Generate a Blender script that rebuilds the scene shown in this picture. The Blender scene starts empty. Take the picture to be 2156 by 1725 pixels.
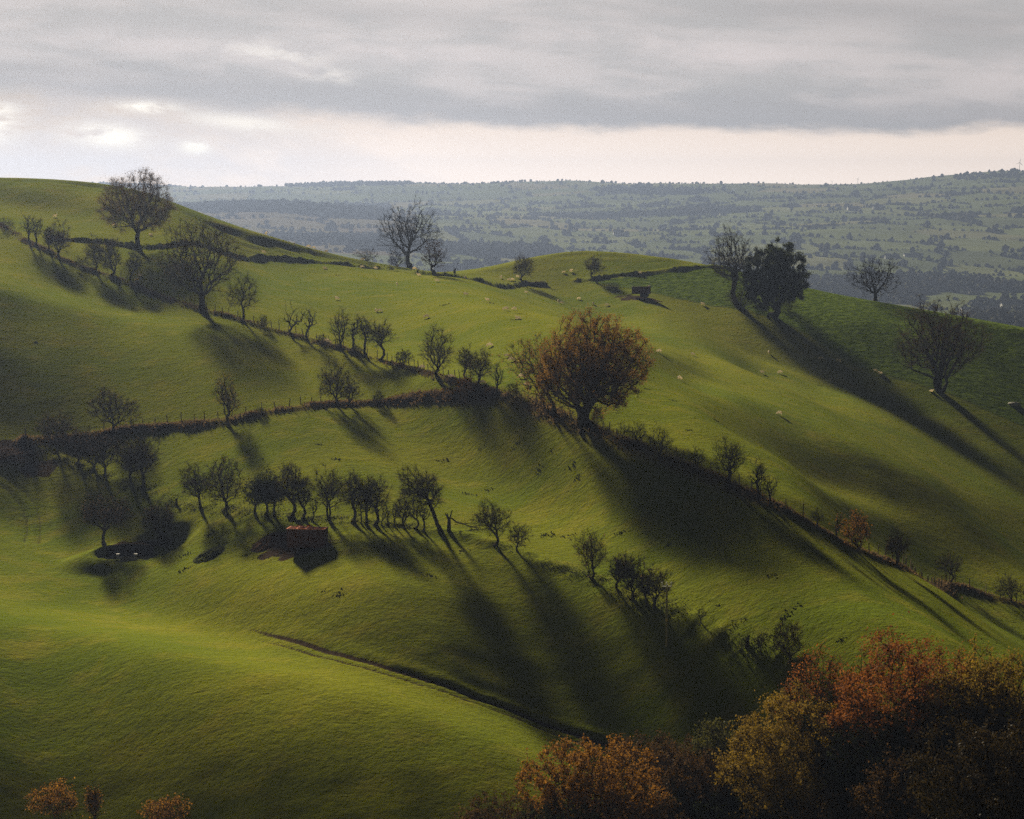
import bpy, math, random
import numpy as np
from mathutils import Vector, Matrix

HAZE_COL, HAZE_D, HAZE_G = (.086, .110, .172, 1), 1.02e-4, 0.65
SUN_E, EXPOSURE = 5.0, 1.82
SKY_UNSEEN, SKY_GAIN, SKY_MIX = .025, 10 / 2 ** EXPOSURE, .005
DENOISE = False
rng = np.random.default_rng(7)
random.seed(7)
SC = bpy.context.scene
COL = SC.collection

# ------------------------------------------------------------------ camera geometry
# the photograph is measured on a 2156 x 1725 grid; F is the focal length on that grid
F, CX, CY, HOR = 5072.0, 1078.0, 862.5, 430.0
PITCH = math.atan((CY - HOR) / F)
CP, SP = math.cos(PITCH), math.sin(PITCH)


def ray(u, v):
    xc, yc = (u - CX) / F, (CY - v) / F
    dy = CP + yc * SP
    return xc / dy, (-SP + yc * CP) / dy          # x and z per metre of forward distance


def project(x, y, z):
    zc = y * CP - z * SP
    yc = y * SP + z * CP
    return CX + F * x / zc, CY - F * yc / zc


SUN_AZ, SUN_EL = math.radians(-17.0), math.radians(20.5)   # left of the view axis, low
HX, HY = math.sin(SUN_AZ), math.cos(SUN_AZ)                # horizontal direction to the sun

# ------------------------------------------------------------------ terrain: control heights
ridge = [(-250, 372, 700), (-100, 373, 700), (0, 375, 700), (150, 381, 700), (230, 388, 698), (300, 398, 695), (370, 435, 690), (450, 465, 685),
         (560, 494, 680), (720, 541, 690), (860, 562, 715), (980, 578, 735), (1040, 562, 745), (1100, 546, 750),
         (1160, 533, 757), (1230, 528, 760), (1320, 534, 755), (1420, 546, 745), (1480, 556, 735), (1560, 575, 725),
         (1700, 608, 715), (1840, 635, 700), (2000, 662, 690), (2156, 691, 680), (2400, 735, 665)]
ctrl = [
    (100, 500, 600), (330, 520, 610), (480, 535, 620), (700, 555, 640), (900, 578, 670), (1150, 597, 690), (1215, 590, 695),
    (1350, 574, 700), (800, 655, 590), (1250, 640, 640), (1500, 640, 655), (1620, 667, 650), (1750, 740, 610),
    (1975, 825, 575), (2156, 860, 560), (2350, 900, 545), (1400, 740, 590), (1640, 870, 535), (1300, 780, 560),
    (1850, 940, 510), (2156, 1020, 490), (1700, 1000, 485), (1555, 968, 490), (1950, 1130, 455), (2120, 1215, 445),
    (1050, 720, 560), (900, 700, 560),
    (-150, 450, 570), (0, 475, 560), (290, 592, 540), (425, 652, 520), (660, 715, 505), (920, 795, 490), (1060, 837, 482),
    (100, 620, 525), (300, 720, 490), (600, 780, 490), (100, 780, 475), (-150, 750, 480), (850, 800, 490),
    (60, 932, 440), (-150, 980, 430), (240, 912, 446), (480, 887, 455), (700, 852, 465), (1000, 832, 480),
    (1240, 903, 470), (1540, 1028, 455), (1800, 1160, 445), (2156, 1277, 435), (2350, 1330, 430),
    (700, 960, 425), (1000, 960, 430), (1250, 1050, 410), (1500, 1130, 405), (1800, 1270, 395), (2100, 1330, 395),
    (140, 970, 425), (300, 1030, 400), (400, 1064, 390), (480, 1077, 378), (600, 1091, 371), (800, 1104, 370), (930, 1119, 369),
    (1090, 1160, 371), (1245, 1220, 373), (1400, 1280, 372), (1570, 1362, 366), (1680, 1412, 360),
    (1403, 1361, 347), (100, 1080, 400), (100, 1200, 360), (300, 1170, 352), (640, 1158, 350), (900, 1175, 358), (1100, 1280, 345),
    (1250, 1295, 350), (600, 1270, 325), (900, 1360, 312), (1200, 1430, 312), (1450, 1480, 315), (1350, 1560, 285), (1600, 1560, 290),
    (-150, 1270, 312), (0, 1285, 310), (250, 1325, 303), (520, 1340, 300), (760, 1400, 290), (1000, 1470, 280), (1300, 1580, 268),
    (0, 1725, 240), (300, 1725, 238), (600, 1725, 238), (900, 1725, 240), (1200, 1725, 245), (1600, 1725, 255), (2156, 1725, 265),
    (1900, 1560, 300), (2100, 1450, 330), (2350, 1500, 330), (1900, 1420, 345), (100, 1480, 275), (500, 1500, 270), (800, 1560, 262)]


def to_world(lst):
    out = []
    for u, v, Y in lst:
        rx, rz = ray(u, v)
        out.append((rx * Y, Y, rz * Y))
    return out


pts = to_world(ridge) + to_world(ctrl)
for u, v, Y in ridge:                                    # the land falls away behind the skyline
    pts += to_world([(u, v + 14, Y + 50), (u, v + 70, Y + 140), (u, v + 200, Y + 300)])
for y in (100, 160, 200):                                # the near hillside drops from the camera's foot
    for x in (-90, -30, 30, 90):
        pts.append((x, y, -2 - 0.272 * y))
pts = np.array(pts)


class TPS:
    def __init__(s, P, z, scale, lam):
        s.s = scale
        s.P = P / scale
        n = len(P)
        K = s.k(s.P, s.P) + lam * np.eye(n)
        A = np.c_[np.ones(n), s.P]
        M = np.block([[K, A], [A.T, np.zeros((3, 3))]])
        sol = np.linalg.solve(M, np.r_[z, 0, 0, 0])
        s.w, s.a = sol[:n], sol[n:]

    @staticmethod
    def k(A, B):
        d2 = ((A[:, None, :] - B[None]) ** 2).sum(-1)
        return 0.5 * d2 * np.log(d2 + 1e-9)

    def __call__(s, x, y):
        x, y = np.broadcast_arrays(np.asarray(x, float), np.asarray(y, float))
        Q = np.c_[x.ravel(), y.ravel()] / s.s
        out = np.empty(len(Q))
        for i in range(0, len(Q), 20000):
            q = Q[i:i + 20000]
            out[i:i + 20000] = s.k(q, s.P) @ s.w + s.a[0] + q @ s.a[1:]
        return out.reshape(x.shape)


near0 = TPS(pts[:, :2], pts[:, 2], 100.0, 0.02)

# ------------------------------------------------------------------ terrain: undulations
# How steeply each stretch of pasture tilts to the low sun: (place on the photograph's grid, how bright it lies).
tilt = [
    (50, 390, .62), (200, 397, .6), (40, 412, .33), (100, 425, .34), (160, 440, .4), (60, 458, .6), (180, 470, .6), (134, 455, .58), (430, 470, .5), (500, 503, .5), (600, 530, .55),
    (660, 560, .65), (350, 500, .58), (400, 560, .55), (600, 600, .66), (700, 600, .7), (800, 640, .68), (900, 620, .7), (1000, 640, .7), (1100, 620, .6),
    (1150, 680, .68), (1000, 720, .74), (900, 680, .7), (700, 680, .62), (560, 620, .6), (500, 600, .5), (1050, 760, .7), (850, 720, .7),
    (1230, 545, .45), (1100, 570, .46), (1350, 552, .42), (1300, 570, .42), (1180, 575, .45), (1250, 620, .55), (1400, 595, .45), (1450, 620, .4),
    (1480, 600, .42), (1750, 630, .48), (1900, 668, .42), (1850, 720, .22), (2000, 700, .3), (2100, 740, .22), (1800, 780, .22), (2100, 850, .22), (2120, 930, .22),
    (1450, 700, .58), (1500, 680, .42), (1600, 720, .3), (1700, 740, .22), (1900, 850, .22), (2050, 900, .22), (1350, 680, .65),
    (1300, 720, .64), (1400, 740, .64), (1500, 758, .62), (1617, 778, .6), (1765, 825, .58), (1860, 850, .54), (1953, 880, .5), (2087, 945, .42), (2150, 975, .35),
    (1650, 742, .22), (1800, 790, .22), (1950, 850, .22), (2100, 905, .22), (1400, 766, .36), (1340, 770, .45), (1450, 775, .42), (1400, 800, .6), (1500, 820, .65), (1600, 830, .6), (1700, 860, .55),
    (1800, 900, .5), (1900, 950, .45), (2050, 1000, .42), (2140, 1040, .38), (1450, 860, .62), (1350, 860, .6), (1560, 882, .45), (1640, 885, .42), (1590, 900, 0.38), (1500, 885, .45),
    (1650, 940, 0.24), (1750, 980, .14), (1850, 1010, .13), (1900, 1050, .11), (2000, 1060, .19), (2100, 1085, .24), (1700, 1000, .18), (2050, 1130, .16), (1950, 1110, .14),
    (1480, 930, .62), (1350, 905, .6), (1420, 930, .6), (1400, 885, .6), (1555, 968, .62), (1629, 993, .66), (1731, 1032, .62), (1819, 1055, .52), (1907, 1078, .4), (1995, 1106, .3),
    (1680, 1052, 0.3), (1780, 1090, .14), (1880, 1120, .11), (1950, 1170, .14), (2050, 1165, .2), (2100, 1195, .38), (2130, 1220, .5), (2050, 1205, .4), (1980, 1185, .24), (1500, 970, 0.58), (1600, 1030, 0.5),
    (0, 573, .6), (134, 619, .62), (295, 656, .62), (440, 690, .6), (60, 560, .5), (100, 570, .42), (250, 610, .45), (0, 651, .28), (67, 667, .3), (134, 690, .38),
    (300, 720, .5), (450, 735, .5), (600, 760, .55), (560, 715, .5), (700, 780, .52), (820, 790, .5), (760, 745, .45), (50, 720, .3), (30, 780, .14), (20, 850, .07),
    (100, 760, .28), (150, 800, .24), (100, 850, .15), (250, 770, .4), (350, 800, .42), (420, 820, .45), (330, 850, .4), (560, 820, .55), (620, 800, .55), (400, 870, .45),
    (300, 885, .4), (870, 805, .45), (940, 818, .4),
    (400, 940, .5), (480, 960, .55), (600, 920, .5), (700, 900, .5), (560, 1000, .55), (800, 880, .5), (700, 980, .55), (850, 960, .55), (900, 920, .5), (950, 880, .45),
    (1000, 900, .42), (1000, 960, .5), (1100, 960, .4), (1000, 1020, .6), (1150, 1000, .5), (1100, 1060, .6), (1250, 1050, .65), (1220, 1000, .5), (1350, 1065, .58), (1450, 1100, .64),
    (1400, 1140, .58), (1600, 1180, .6), (1700, 1230, .58), (1800, 1260, .6), (1950, 1300, .58), (2100, 1330, .55), (1150, 1120, .6), (1300, 1180, .55), (1450, 1200, .6), (1550, 1240, .5),
    (1650, 1300, .45), (1750, 1320, .48), (1900, 1340, .48), (2050, 1370, .42), (1150, 900, .50), (1300, 960, .50), (1400, 1005, .50), (1500, 1062, .50), (1600, 1110, .50), (1700, 1155, .50),
    (1800, 1195, .50), (1900, 1222, .50), (2000, 1262, .35), (2100, 1290, .42), (1526, 1125, .6), (1700, 1195, .6), (1936, 1258, .6),
    (30, 1000, .28), (80, 1010, .28), (30, 1060, .2), (100, 1080, .42), (200, 1010, .42), (280, 1100, .5), (180, 1100, .52), (400, 1115, .52), (60, 1150, .55), (150, 1180, .58), (100, 1240, .55), (250, 1220, .5), (350, 1190, .6),
    (450, 1135, .6), (430, 1085, .5), (550, 1180, .62), (700, 1200, .6), (600, 1240, .56), (750, 1160, .6), (850, 1130, .55), (950, 1150, .5), (850, 1190, .55), (950, 1205, .5),
    (1050, 1200, .3), (1150, 1250, .26), (1250, 1290, .19), (400, 1250, .45), (500, 1290, .42), (650, 1290, .45), (750, 1250, .42), (850, 1270, .35), (950, 1290, .28), (1050, 1300, .2),
    (1150, 1330, .15), (1300, 1350, .13), (1500, 1350, .14), (1600, 1400, .16), (1400, 1450, .1), (1550, 1480, .08), (1650, 1460, .08), (1200, 1420, .1), (1000, 1370, .17), (850, 1340, .27),
    (700, 1330, .33), (1100, 1450, .12), (1250, 1500, .11), (900, 1400, .17), (1350, 1540, .1),
    (1472, 1308, .58), (1530, 1332, .58), (1573, 1350, .58), (1630, 1374, .58), (1680, 1396, .5), (1400, 1266, .55), (1330, 1240, .55), (1430, 1290, .55), (1620, 1340, .52), (1500, 1290, .52), (1480, 1375, .12), (1580, 1420, .12),
    (20, 1290, .65), (150, 1300, .68), (250, 1320, .7), (350, 1345, .7), (450, 1365, .68), (550, 1385, .68), (700, 1415, .65), (850, 1460, .62), (1000, 1515, .6), (1120, 1560, .56),
    (50, 1340, .5), (200, 1375, .5), (400, 1425, .52), (600, 1475, .5), (800, 1520, .42), (950, 1570, .38), (1050, 1610, .3), (100, 1430, .4), (300, 1470, .4), (500, 1520, .4),
    (700, 1565, .33), (850, 1610, .28), (100, 1550, .33), (300, 1570, .32), (500, 1600, .25), (700, 1635, .2), (900, 1665, .13), (100, 1640, .15), (300, 1650, .2), (600, 1680, .12),
    (50, 1700, .05), (400, 1700, .1)]
tilt = np.array(tilt)


def tilt_at(u, v):
    c, s = math.cos(math.radians(22)), math.sin(math.radians(22))
    num = np.zeros_like(u)
    den = np.zeros_like(u)
    for a, b, L in tilt:
        du, dv = u - a, v - b
        al, ac = (du * c + dv * s) / 2.3, -du * s + dv * c
        w = 1.0 / (al * al + ac * ac + 18.0 ** 2) ** 2
        num += w * L
        den += w
    return num / den


GD, GX0, GY0 = 4.0, -296.0, 96.0
gx = GX0 + GD * np.arange(149)
gy = GY0 + GD * np.arange(206)
GXX, GYY = np.meshgrid(gx, gy)
Z0 = near0(GXX, GYY)
ridge_w = np.array(to_world(ridge))
ridge_t = ridge_w[:, 0] / ridge_w[:, 1]
ridge_y = np.interp(GXX / GYY, ridge_t, ridge_w[:, 1])
inside = (GYY < ridge_y - 6) & (GYY > 232)


def Dh(z):
    r = np.zeros_like(z)
    r[1:-1, 1:-1] = (HX * (z[1:-1, 2:] - z[1:-1, :-2]) + HY * (z[2:, 1:-1] - z[:-2, 1:-1])) / (2 * GD)
    return r


def DhT(r):
    o = np.zeros_like(r)
    t = r[1:-1, 1:-1] / (2 * GD)
    o[1:-1, 2:] += HX * t
    o[1:-1, :-2] -= HX * t
    o[2:, 1:-1] += HY * t
    o[:-2, 1:-1] -= HY * t
    return o


def Lap(z):
    r = np.zeros_like(z)
    r[1:-1, 1:-1] = (z[1:-1, 2:] + z[1:-1, :-2] + z[2:, 1:-1] + z[:-2, 1:-1] - 4 * z[1:-1, 1:-1]) / GD ** 2
    return r


def LapT(r):
    o = np.zeros_like(r)
    t = r[1:-1, 1:-1] / GD ** 2
    o[1:-1, 2:] += t
    o[1:-1, :-2] += t
    o[2:, 1:-1] += t
    o[:-2, 1:-1] += t
    o[1:-1, 1:-1] -= 4 * t
    return o


def solve(A, b):
    """direct block-tridiagonal solution of the 25-point system A d = b"""
    ny, nx = b.shape
    R = np.empty((25, ny, nx))
    for c in range(25):
        e = np.zeros((ny, nx))
        e[c // 5::5, c % 5::5] = 1
        R[c] = A(e)
    m, nb = 2 * nx, ny // 2
    Dg, Up = np.zeros((nb, m, m)), np.zeros((nb, m, m))
    y, x = np.mgrid[0:ny, 0:nx]
    for dj in range(-2, 3):
        for di in range(-2, 3):
            ok = (y + dj >= 0) & (y + dj < ny) & (x + di >= 0) & (x + di < nx)
            yr, xr = y[ok], x[ok]
            yc, xc = yr + dj, xr + di
            val = R[(yc % 5) * 5 + xc % 5, yr, xr]
            br, bc = yr // 2, yc // 2
            r, c = (yr % 2) * nx + xr, (yc % 2) * nx + xc
            s0 = br == bc
            Dg[br[s0], r[s0], c[s0]] = val[s0]
            s1 = bc == br + 1
            Up[br[s1], r[s1], c[s1]] = val[s1]
    f = b.reshape(nb, m).copy()
    for i in range(1, nb):
        W = np.linalg.solve(Dg[i - 1], np.c_[Up[i - 1], f[i - 1]])
        Dg[i] -= Up[i - 1].T @ W[:, :-1]
        f[i] -= Up[i - 1].T @ W[:, -1]
    out = np.empty((nb, m))
    out[-1] = np.linalg.solve(Dg[-1], f[-1])
    for i in range(nb - 2, -1, -1):
        out[i] = np.linalg.solve(Dg[i], f[i] - Up[i] @ out[i + 1])
    return out.reshape(ny, nx)


Z = Z0.copy()
C0 = 0.006
for it in range(4):
    uu, vv = project(GXX, GYY, Z)
    L = tilt_at(np.clip(uu, -40, 2200), np.clip(vv, 370, 1735)) * 0.86
    lin = np.maximum(L, .08) ** 2.2
    M = np.where(inside & (uu > -160) & (uu < 2320) & (vv < 1800), 1.0, 0.0)
    te, ce = math.tan(SUN_EL), math.cos(SUN_EL)
    s0 = (Dh(Z0) * M).sum() / M.sum()
    k = ((te - s0) * ce - C0) / ((lin * M).sum() / M.sum())
    g = te - (k * lin + C0) / ce
    g = np.minimum(g, te + 0.05)
    W2 = np.where(GYY > ridge_y - 6, 4e-2, 1.6e-5)
    W3 = 0.07
    b = DhT(M * (g - Dh(Z0)))

    def A(d):
        return DhT(M * Dh(d)) + W2 * d + W3 * LapT(Lap(d))

    d = solve(A, b)
    Z = Z0 + d
print("TERRAIN k", k, "dev", np.abs(d[M > 0]).mean(), np.abs(d[M > 0]).max())
NLK = k


def bspl(Zg, x, y):
    fx = np.clip((x - GX0) / GD, 1.001, Zg.shape[1] - 3.001)
    fy = np.clip((y - GY0) / GD, 1.001, Zg.shape[0] - 3.001)
    ix, iy = np.floor(fx).astype(int), np.floor(fy).astype(int)
    tx, ty = fx - ix, fy - iy

    def w(t):
        return ((1 - t) ** 3 / 6, (3 * t ** 3 - 6 * t ** 2 + 4) / 6, (-3 * t ** 3 + 3 * t ** 2 + 3 * t + 1) / 6, t ** 3 / 6)
    wx, wy = w(tx), w(ty)
    o = np.zeros_like(fx)
    for j in range(4):
        for i in range(4):
            o += wy[j] * wx[i] * Zg[iy + j - 1, ix + i - 1]
    return o


# ------------------------------------------------------------------ terrain: the far valley
far_c = [(-250, 392, 7600), (100, 392, 7600), (300, 393, 7600), (400, 398, 7600), (480, 405, 7500), (560, 407, 7400), (640, 402, 7400), (735, 389, 7200), (900, 388, 7000), (1080, 386, 6900),
         (1218, 381, 6800), (1300, 387, 6700), (1420, 389, 6650), (1490, 386, 6600), (1600, 388, 6500), (1800, 391, 6500), (1900, 386, 6400), (1990, 371, 6500),
         (2060, 363, 6600), (2156, 360, 6600), (2500, 358, 6600), (-100, 436, 4800), (400, 437, 4800), (500, 433, 4800), (600, 431, 4800), (700, 440, 4800), (800, 453, 5000),
         (400, 452, 5600), (600, 450, 5600), (500, 500, 3800), (700, 520, 3500), (100, 520, 3500), (1000, 450, 5200), (1000, 520, 3900), (1000, 560, 3200),
         (1400, 430, 5600), (1400, 480, 4600), (1400, 540, 3700), (1800, 430, 5300), (1800, 480, 4300), (1800, 550, 3600), (2100, 430, 5200), (2100, 500, 4200),
         (2100, 570, 3600), (2100, 640, 2900), (1800, 640, 2900), (1500, 640, 2900), (2156, 690, 2250), (1000, 600, 2800), (600, 570, 2700), (2400, 640, 2900), (-200, 600, 2700)]
fp = to_world(far_c)
for u, v, Y in far_c[:21]:
    fp += to_world([(u, v + 25, Y + 700), (u, v + 40, Y + 1600)])
for x in (-500, -200, 0, 200, 500):
    fp += [(x, 1100, -108), (x, 1700, -128)]
fp = np.array(fp)
far0 = TPS(fp[:, :2], fp[:, 2], 1000.0, 0.002)


def sstep(a, b, t):
    t = np.clip((t - a) / (b - a), 0, 1)
    return t * t * (3 - 2 * t)


def vnoise(x, y, seed=0):
    r = np.random.default_rng(seed)
    T = r.random((256, 256)) * 2 - 1
    ix, iy = np.floor(x).astype(int), np.floor(y).astype(int)
    fx, fy = x - ix, y - iy
    fx, fy = fx * fx * (3 - 2 * fx), fy * fy * (3 - 2 * fy)
    a, b = T[iy % 256, ix % 256], T[iy % 256, (ix + 1) % 256]
    c, d = T[(iy + 1) % 256, ix % 256], T[(iy + 1) % 256, (ix + 1) % 256]
    return (a * (1 - fx) + b * fx) * (1 - fy) + (c * (1 - fx) + d * fx) * fy


def Zbase(x, y):
    x, y = np.broadcast_arrays(np.asarray(x, float), np.asarray(y, float))
    n = bspl(Z, x, y)
    lo = y < 236
    n = np.where(lo, np.minimum(n, 1e9), n)
    cone = -2.0 - 0.258 * y
    t = sstep(190, 236, y)
    n = n * t + (1 - t) * np.minimum(cone - 1.0, np.where(y < 110, cone, n * 0 + cone))
    o = n.copy()
    f = y > 780
    if f.any():
        fz = far0(x[f], y[f])
        fz = fz + 3.5 * vnoise(x[f] / 140, y[f] / 140, 5) + 1.5 * vnoise(x[f] / 60, y[f] / 60, 6)
        t = sstep(800, 1150, y[f])
        nn = n[f] - 0.35 * np.maximum(y[f] - 900, 0) * (1 - t)
        o[f] = nn * (1 - t) + fz * t
    return o


_YS = np.concatenate([np.arange(200, 900, 1.0)])


def cast(u, v, zf=None):
    rx, rz = ray(u, v)
    zf = zf or Zbase
    g = rz * _YS - zf(rx * _YS, _YS)
    h = np.nonzero(g < 0)[0]
    if len(h) and h[0] > 0:
        i = h[0]
        t = g[i - 1] / (g[i - 1] - g[i])
        Y = _YS[i - 1] + t
    else:
        m = (_YS > 600) & (_YS < 790)
        Y = _YS[m][np.argmin(g[m])]
    x = rx * Y
    return np.array([x, Y, float(zf(np.array([x]), np.array([Y]))[0])])


def line(pxs, step=2.0):
    """a polyline of photograph points laid on the ground and resampled every `step` metres"""
    P = np.array([cast(u, v)[:2] for u, v in pxs])
    seg = np.r_[0, np.cumsum(np.hypot(*np.diff(P, axis=0).T))]
    s = np.arange(0, seg[-1], step)
    return np.c_[np.interp(s, seg, P[:, 0]), np.interp(s, seg, P[:, 1])]


def dist_line(x, y, Pl):
    d = np.full(x.shape, 1e9)
    side = np.zeros(x.shape)
    for a, b in zip(Pl[:-1], Pl[1:]):
        e = b - a
        L2 = (e * e).sum()
        t = np.clip(((x - a[0]) * e[0] + (y - a[1]) * e[1]) / L2, 0, 1)
        dx, dy = x - a[0] - t * e[0], y - a[1] - t * e[1]
        dd = np.hypot(dx, dy)
        m = dd < d
        d = np.where(m, dd, d)
        side = np.where(m, np.sign(dx * e[1] - dy * e[0]), side)
    return d, side


px_upper = [(-40, 455), (0, 478), (64, 514), (124, 543), (200, 573), (281, 601), (360, 634), (427, 655), (510, 677), (618, 707), (716, 737), (798, 758), (850, 775), (924, 796), (990, 815), (1060, 836)]
px_midl = [(40, 935), (120, 925), (236, 912), (360, 900), (478, 889), (600, 868), (705, 851), (800, 843), (920, 834), (1060, 836)]
px_midr = [(1060, 836), (1100, 848), (1165, 875), (1238, 904), (1343, 944), (1470, 996), (1538, 1025), (1620, 1063), (1720, 1114), (1803, 1158), (1888, 1192), (2000, 1224), (2080, 1255), (2170, 1280), (2300, 1320)]
px_low = [(60, 932), (115, 955), (170, 985), (240, 1012), (298, 1030), (370, 1060), (424, 1069), (473, 1075), (560, 1084), (640, 1093), (743, 1099), (830, 1107), (930, 1119), (1042, 1147), (1089, 1159), (1160, 1190), (1245, 1218), (1330, 1260), (1378, 1281), (1472, 1316), (1573, 1360), (1661, 1392), (1700, 1410)]
px_wall = [(110, 502), (200, 508), (291, 521), (345, 523), (480, 536), (560, 541), (700, 556), (800, 567), (900, 580), (1000, 592), (1100, 597), (1145, 597)]
px_mound = [(1215, 590), (1260, 587), (1340, 577), (1420, 567), (1490, 562), (1560, 570)]
px_track = [(440, 1312), (500, 1328), (560, 1345), (700, 1384), (850, 1428), (1000, 1476), (1150, 1528), (1300, 1583), (1380, 1612)]
px_rut1 = [(-20, 985), (20, 1010), (58, 1040), (82, 1072), (86, 1110), (80, 1150)]
px_rut2 = [(-20, 1010), (10, 1025), (38, 1052), (56, 1082), (57, 1112), (50, 1150)]
LN = {n: line(p, 6.0) for n, p in dict(upper=px_upper, midl=px_midl, midr=px_midr, low=px_low, wall=px_wall, mound=px_mound, track=px_track, rut1=px_rut1, rut2=px_rut2).items()}
banks = [('upper', .5, 1.0), ('midl', .4, 1.1), ('midr', .32, 1.2), ('low', .5, 1.7), ('wall', 1.25, .9), ('mound', 1.0, 1.2)]
POND = cast(270, 1166)
PA, PB = 4.5, 3.4
POND_C = float(Zbase(np.array([POND[0]]), np.array([POND[1]]))[0])
POND_Z = POND_C - .13 * PB - .05


def track_fade(x):
    a, b = LN['track'][0, 0], LN['track'][-1, 0]
    return sstep(a + .06 * (b - a), a + .30 * (b - a), x)


def Zfun(x, y):
    x, y = np.broadcast_arrays(np.asarray(x, float), np.asarray(y, float))
    z = Zbase(x, y)
    nearm = (y > 225) & (y < 790)
    if nearm.any():
        xs, ys = x[nearm], y[nearm]
        add = np.zeros_like(xs)
        lump = 0.75 + 0.45 * vnoise(xs / 3.1, ys / 3.1, 11) + 0.25 * vnoise(xs / 1.2, ys / 1.2, 12)
        for n, h, w in banks:
            d, s = dist_line(xs, ys, LN[n])
            add += h * np.clip(lump, .25, 1.6) * np.exp(-(d / w) ** 2)
        d, s = dist_line(xs, ys, LN['track'])
        sd = d * s                                        # positive towards the camera side
        fade = track_fade(xs)
        add += fade * (-0.14 * np.exp(-((sd - .75) / .36) ** 2) - 0.20 * np.exp(-((sd + .75) / .40) ** 2) + 0.10 * np.exp(-((sd + 2.4) / .8) ** 2) * np.clip(lump, .3, 1.5))
        for n in ('rut1', 'rut2'):
            d, s = dist_line(xs, ys, LN[n])
            add += -0.16 * np.exp(-(d / .45) ** 2)
        add += 0.014 * vnoise(xs / 2.3, ys / 2.3, 13) + 0.03 * vnoise(xs / 7.0, ys / 7.0, 14)
        q = np.hypot((xs - POND[0]) / PA, (ys - POND[1]) / PB)
        tb = sstep(2.6, 1.25, q)                          # the ground levels off round the pond
        zl = POND_C + .13 * (ys - POND[1]) + .05 * vnoise(xs / 1.3, ys / 1.3, 16)
        lumpy = 0.12 * vnoise(xs / 1.5, ys / 1.5, 15)
        t = sstep(1.12, 0.92, q + lumpy)
        zz = z[nearm] * (1 - tb) + zl * tb + add + 0.42 * np.exp(-((q - 1.22) / .16) ** 2) * sstep(POND[1] - 1, POND[1] + 3, ys)
        zz = np.where(q < 1.6, np.maximum(zz, POND_Z + .05 - .6 * np.maximum(q - 1.0, 0)), zz)
        z = z.copy()
        z[nearm] = zz * (1 - t) + (POND_Z - 0.5) * t
    return z


def ground_at(x, y):
    return float(Zfun(np.array([x]), np.array([y]))[0])


# ------------------------------------------------------------------ mesh and node helpers
def mk_mesh(name, V, quads=None, tris=None, mats=(), smooth=True, tri_mat=0, quad_mat=0):
    me = bpy.data.meshes.new(name)
    V = np.asarray(V, np.float32)
    q = np.zeros((0, 4), np.int32) if quads is None else np.asarray(quads, np.int32).reshape(-1, 4)
    t = np.zeros((0, 3), np.int32) if tris is None else np.asarray(tris, np.int32).reshape(-1, 3)
    me.vertices.add(len(V))
    me.vertices.foreach_set("co", V.ravel())
    nl = q.size + t.size
    me.loops.add(nl)
    me.loops.foreach_set("vertex_index", np.r_[q.ravel(), t.ravel()].astype(np.int32))
    npoly = len(q) + len(t)
    me.polygons.add(npoly)
    st = np.r_[np.arange(len(q)) * 4, q.size + np.arange(len(t)) * 3].astype(np.int32)
    me.polygons.foreach_set("loop_start", st)
    for m in mats:
        me.materials.append(m)
    mi = np.r_[np.broadcast_to(np.asarray(quad_mat, np.int32), (len(q),)), np.broadcast_to(np.asarray(tri_mat, np.int32), (len(t),))].astype(np.int32)
    me.polygons.foreach_set("material_index", mi)
    me.polygons.foreach_set("use_smooth", np.full(npoly, smooth))
    me.update(calc_edges=True)
    me.validate()
    return me


def link(name, data, parent=None, loc=None, rot=None, scale=None, label=None, cat=None, group=None, kind=None):
    o = bpy.data.objects.new(name, data)
    COL.objects.link(o)
    if parent is not None:
        o.parent = parent
    if loc is not None:
        o.location = loc
    if rot is not None:
        o.rotation_euler = rot
    if scale is not None:
        o.scale = scale
    for kk, vv_ in (('label', label), ('category', cat), ('group', group), ('kind', kind)):
        if vv_:
            o[kk] = vv_
    return o


class B:
    """collects boxes, bars and cones into one mesh"""
    def __init__(s):
        s.V, s.Q, s.T, s.n = [], [], [], 0

    def add(s, V, Q=(), T=()):
        V = np.asarray(V, float).reshape(-1, 3)
        if len(Q):
            s.Q.append(np.asarray(Q).reshape(-1, 4) + s.n)
        if len(T):
            s.T.append(np.asarray(T).reshape(-1, 3) + s.n)
        s.V.append(V)
        s.n += len(V)
        return s

    def box(s, c, d, R=None, taper=1.0):
        x, y, z = np.array(d) / 2
        V = np.array([(-x, -y, -z), (x, -y, -z), (x, y, -z), (-x, y, -z), (-x * taper, -y * taper, z), (x * taper, -y * taper, z), (x * taper, y * taper, z), (-x * taper, y * taper, z)])
        if R is not None:
            V = V @ np.array(R).T
        return s.add(V + np.array(c), [(0, 3, 2, 1), (4, 5, 6, 7), (0, 1, 5, 4), (1, 2, 6, 5), (2, 3, 7, 6), (3, 0, 4, 7)])

    def bar(s, a, b, r, n=6, r2=None):
        V, Q = frusta(np.array([a], float), np.array([b], float), np.array([r]), np.array([r if r2 is None else r2]), n)
        s.add(V, Q)
        k = len(V) // 2
        T = [(0, i + 1, i) for i in range(1, n - 1)] + [(n, n + i, n + i + 1) for i in range(1, n - 1)]
        s.T.append(np.array(T) + s.n - len(V))
        return s

    def mesh(s, name, mats, smooth=False):
        return mk_mesh(name, np.concatenate(s.V), np.concatenate(s.Q) if s.Q else None, np.concatenate(s.T) if s.T else None, mats, smooth)


def frames(D):
    D = D / (np.linalg.norm(D, axis=1, keepdims=True) + 1e-9)
    ref = np.where(np.abs(D[:, 2:3]) > .9, np.array([[1., 0, 0]]), np.array([[0, 0, 1.]]))
    S = np.cross(D, ref)
    S /= np.linalg.norm(S, axis=1, keepdims=True) + 1e-9
    return S, np.cross(S, D)


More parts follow.
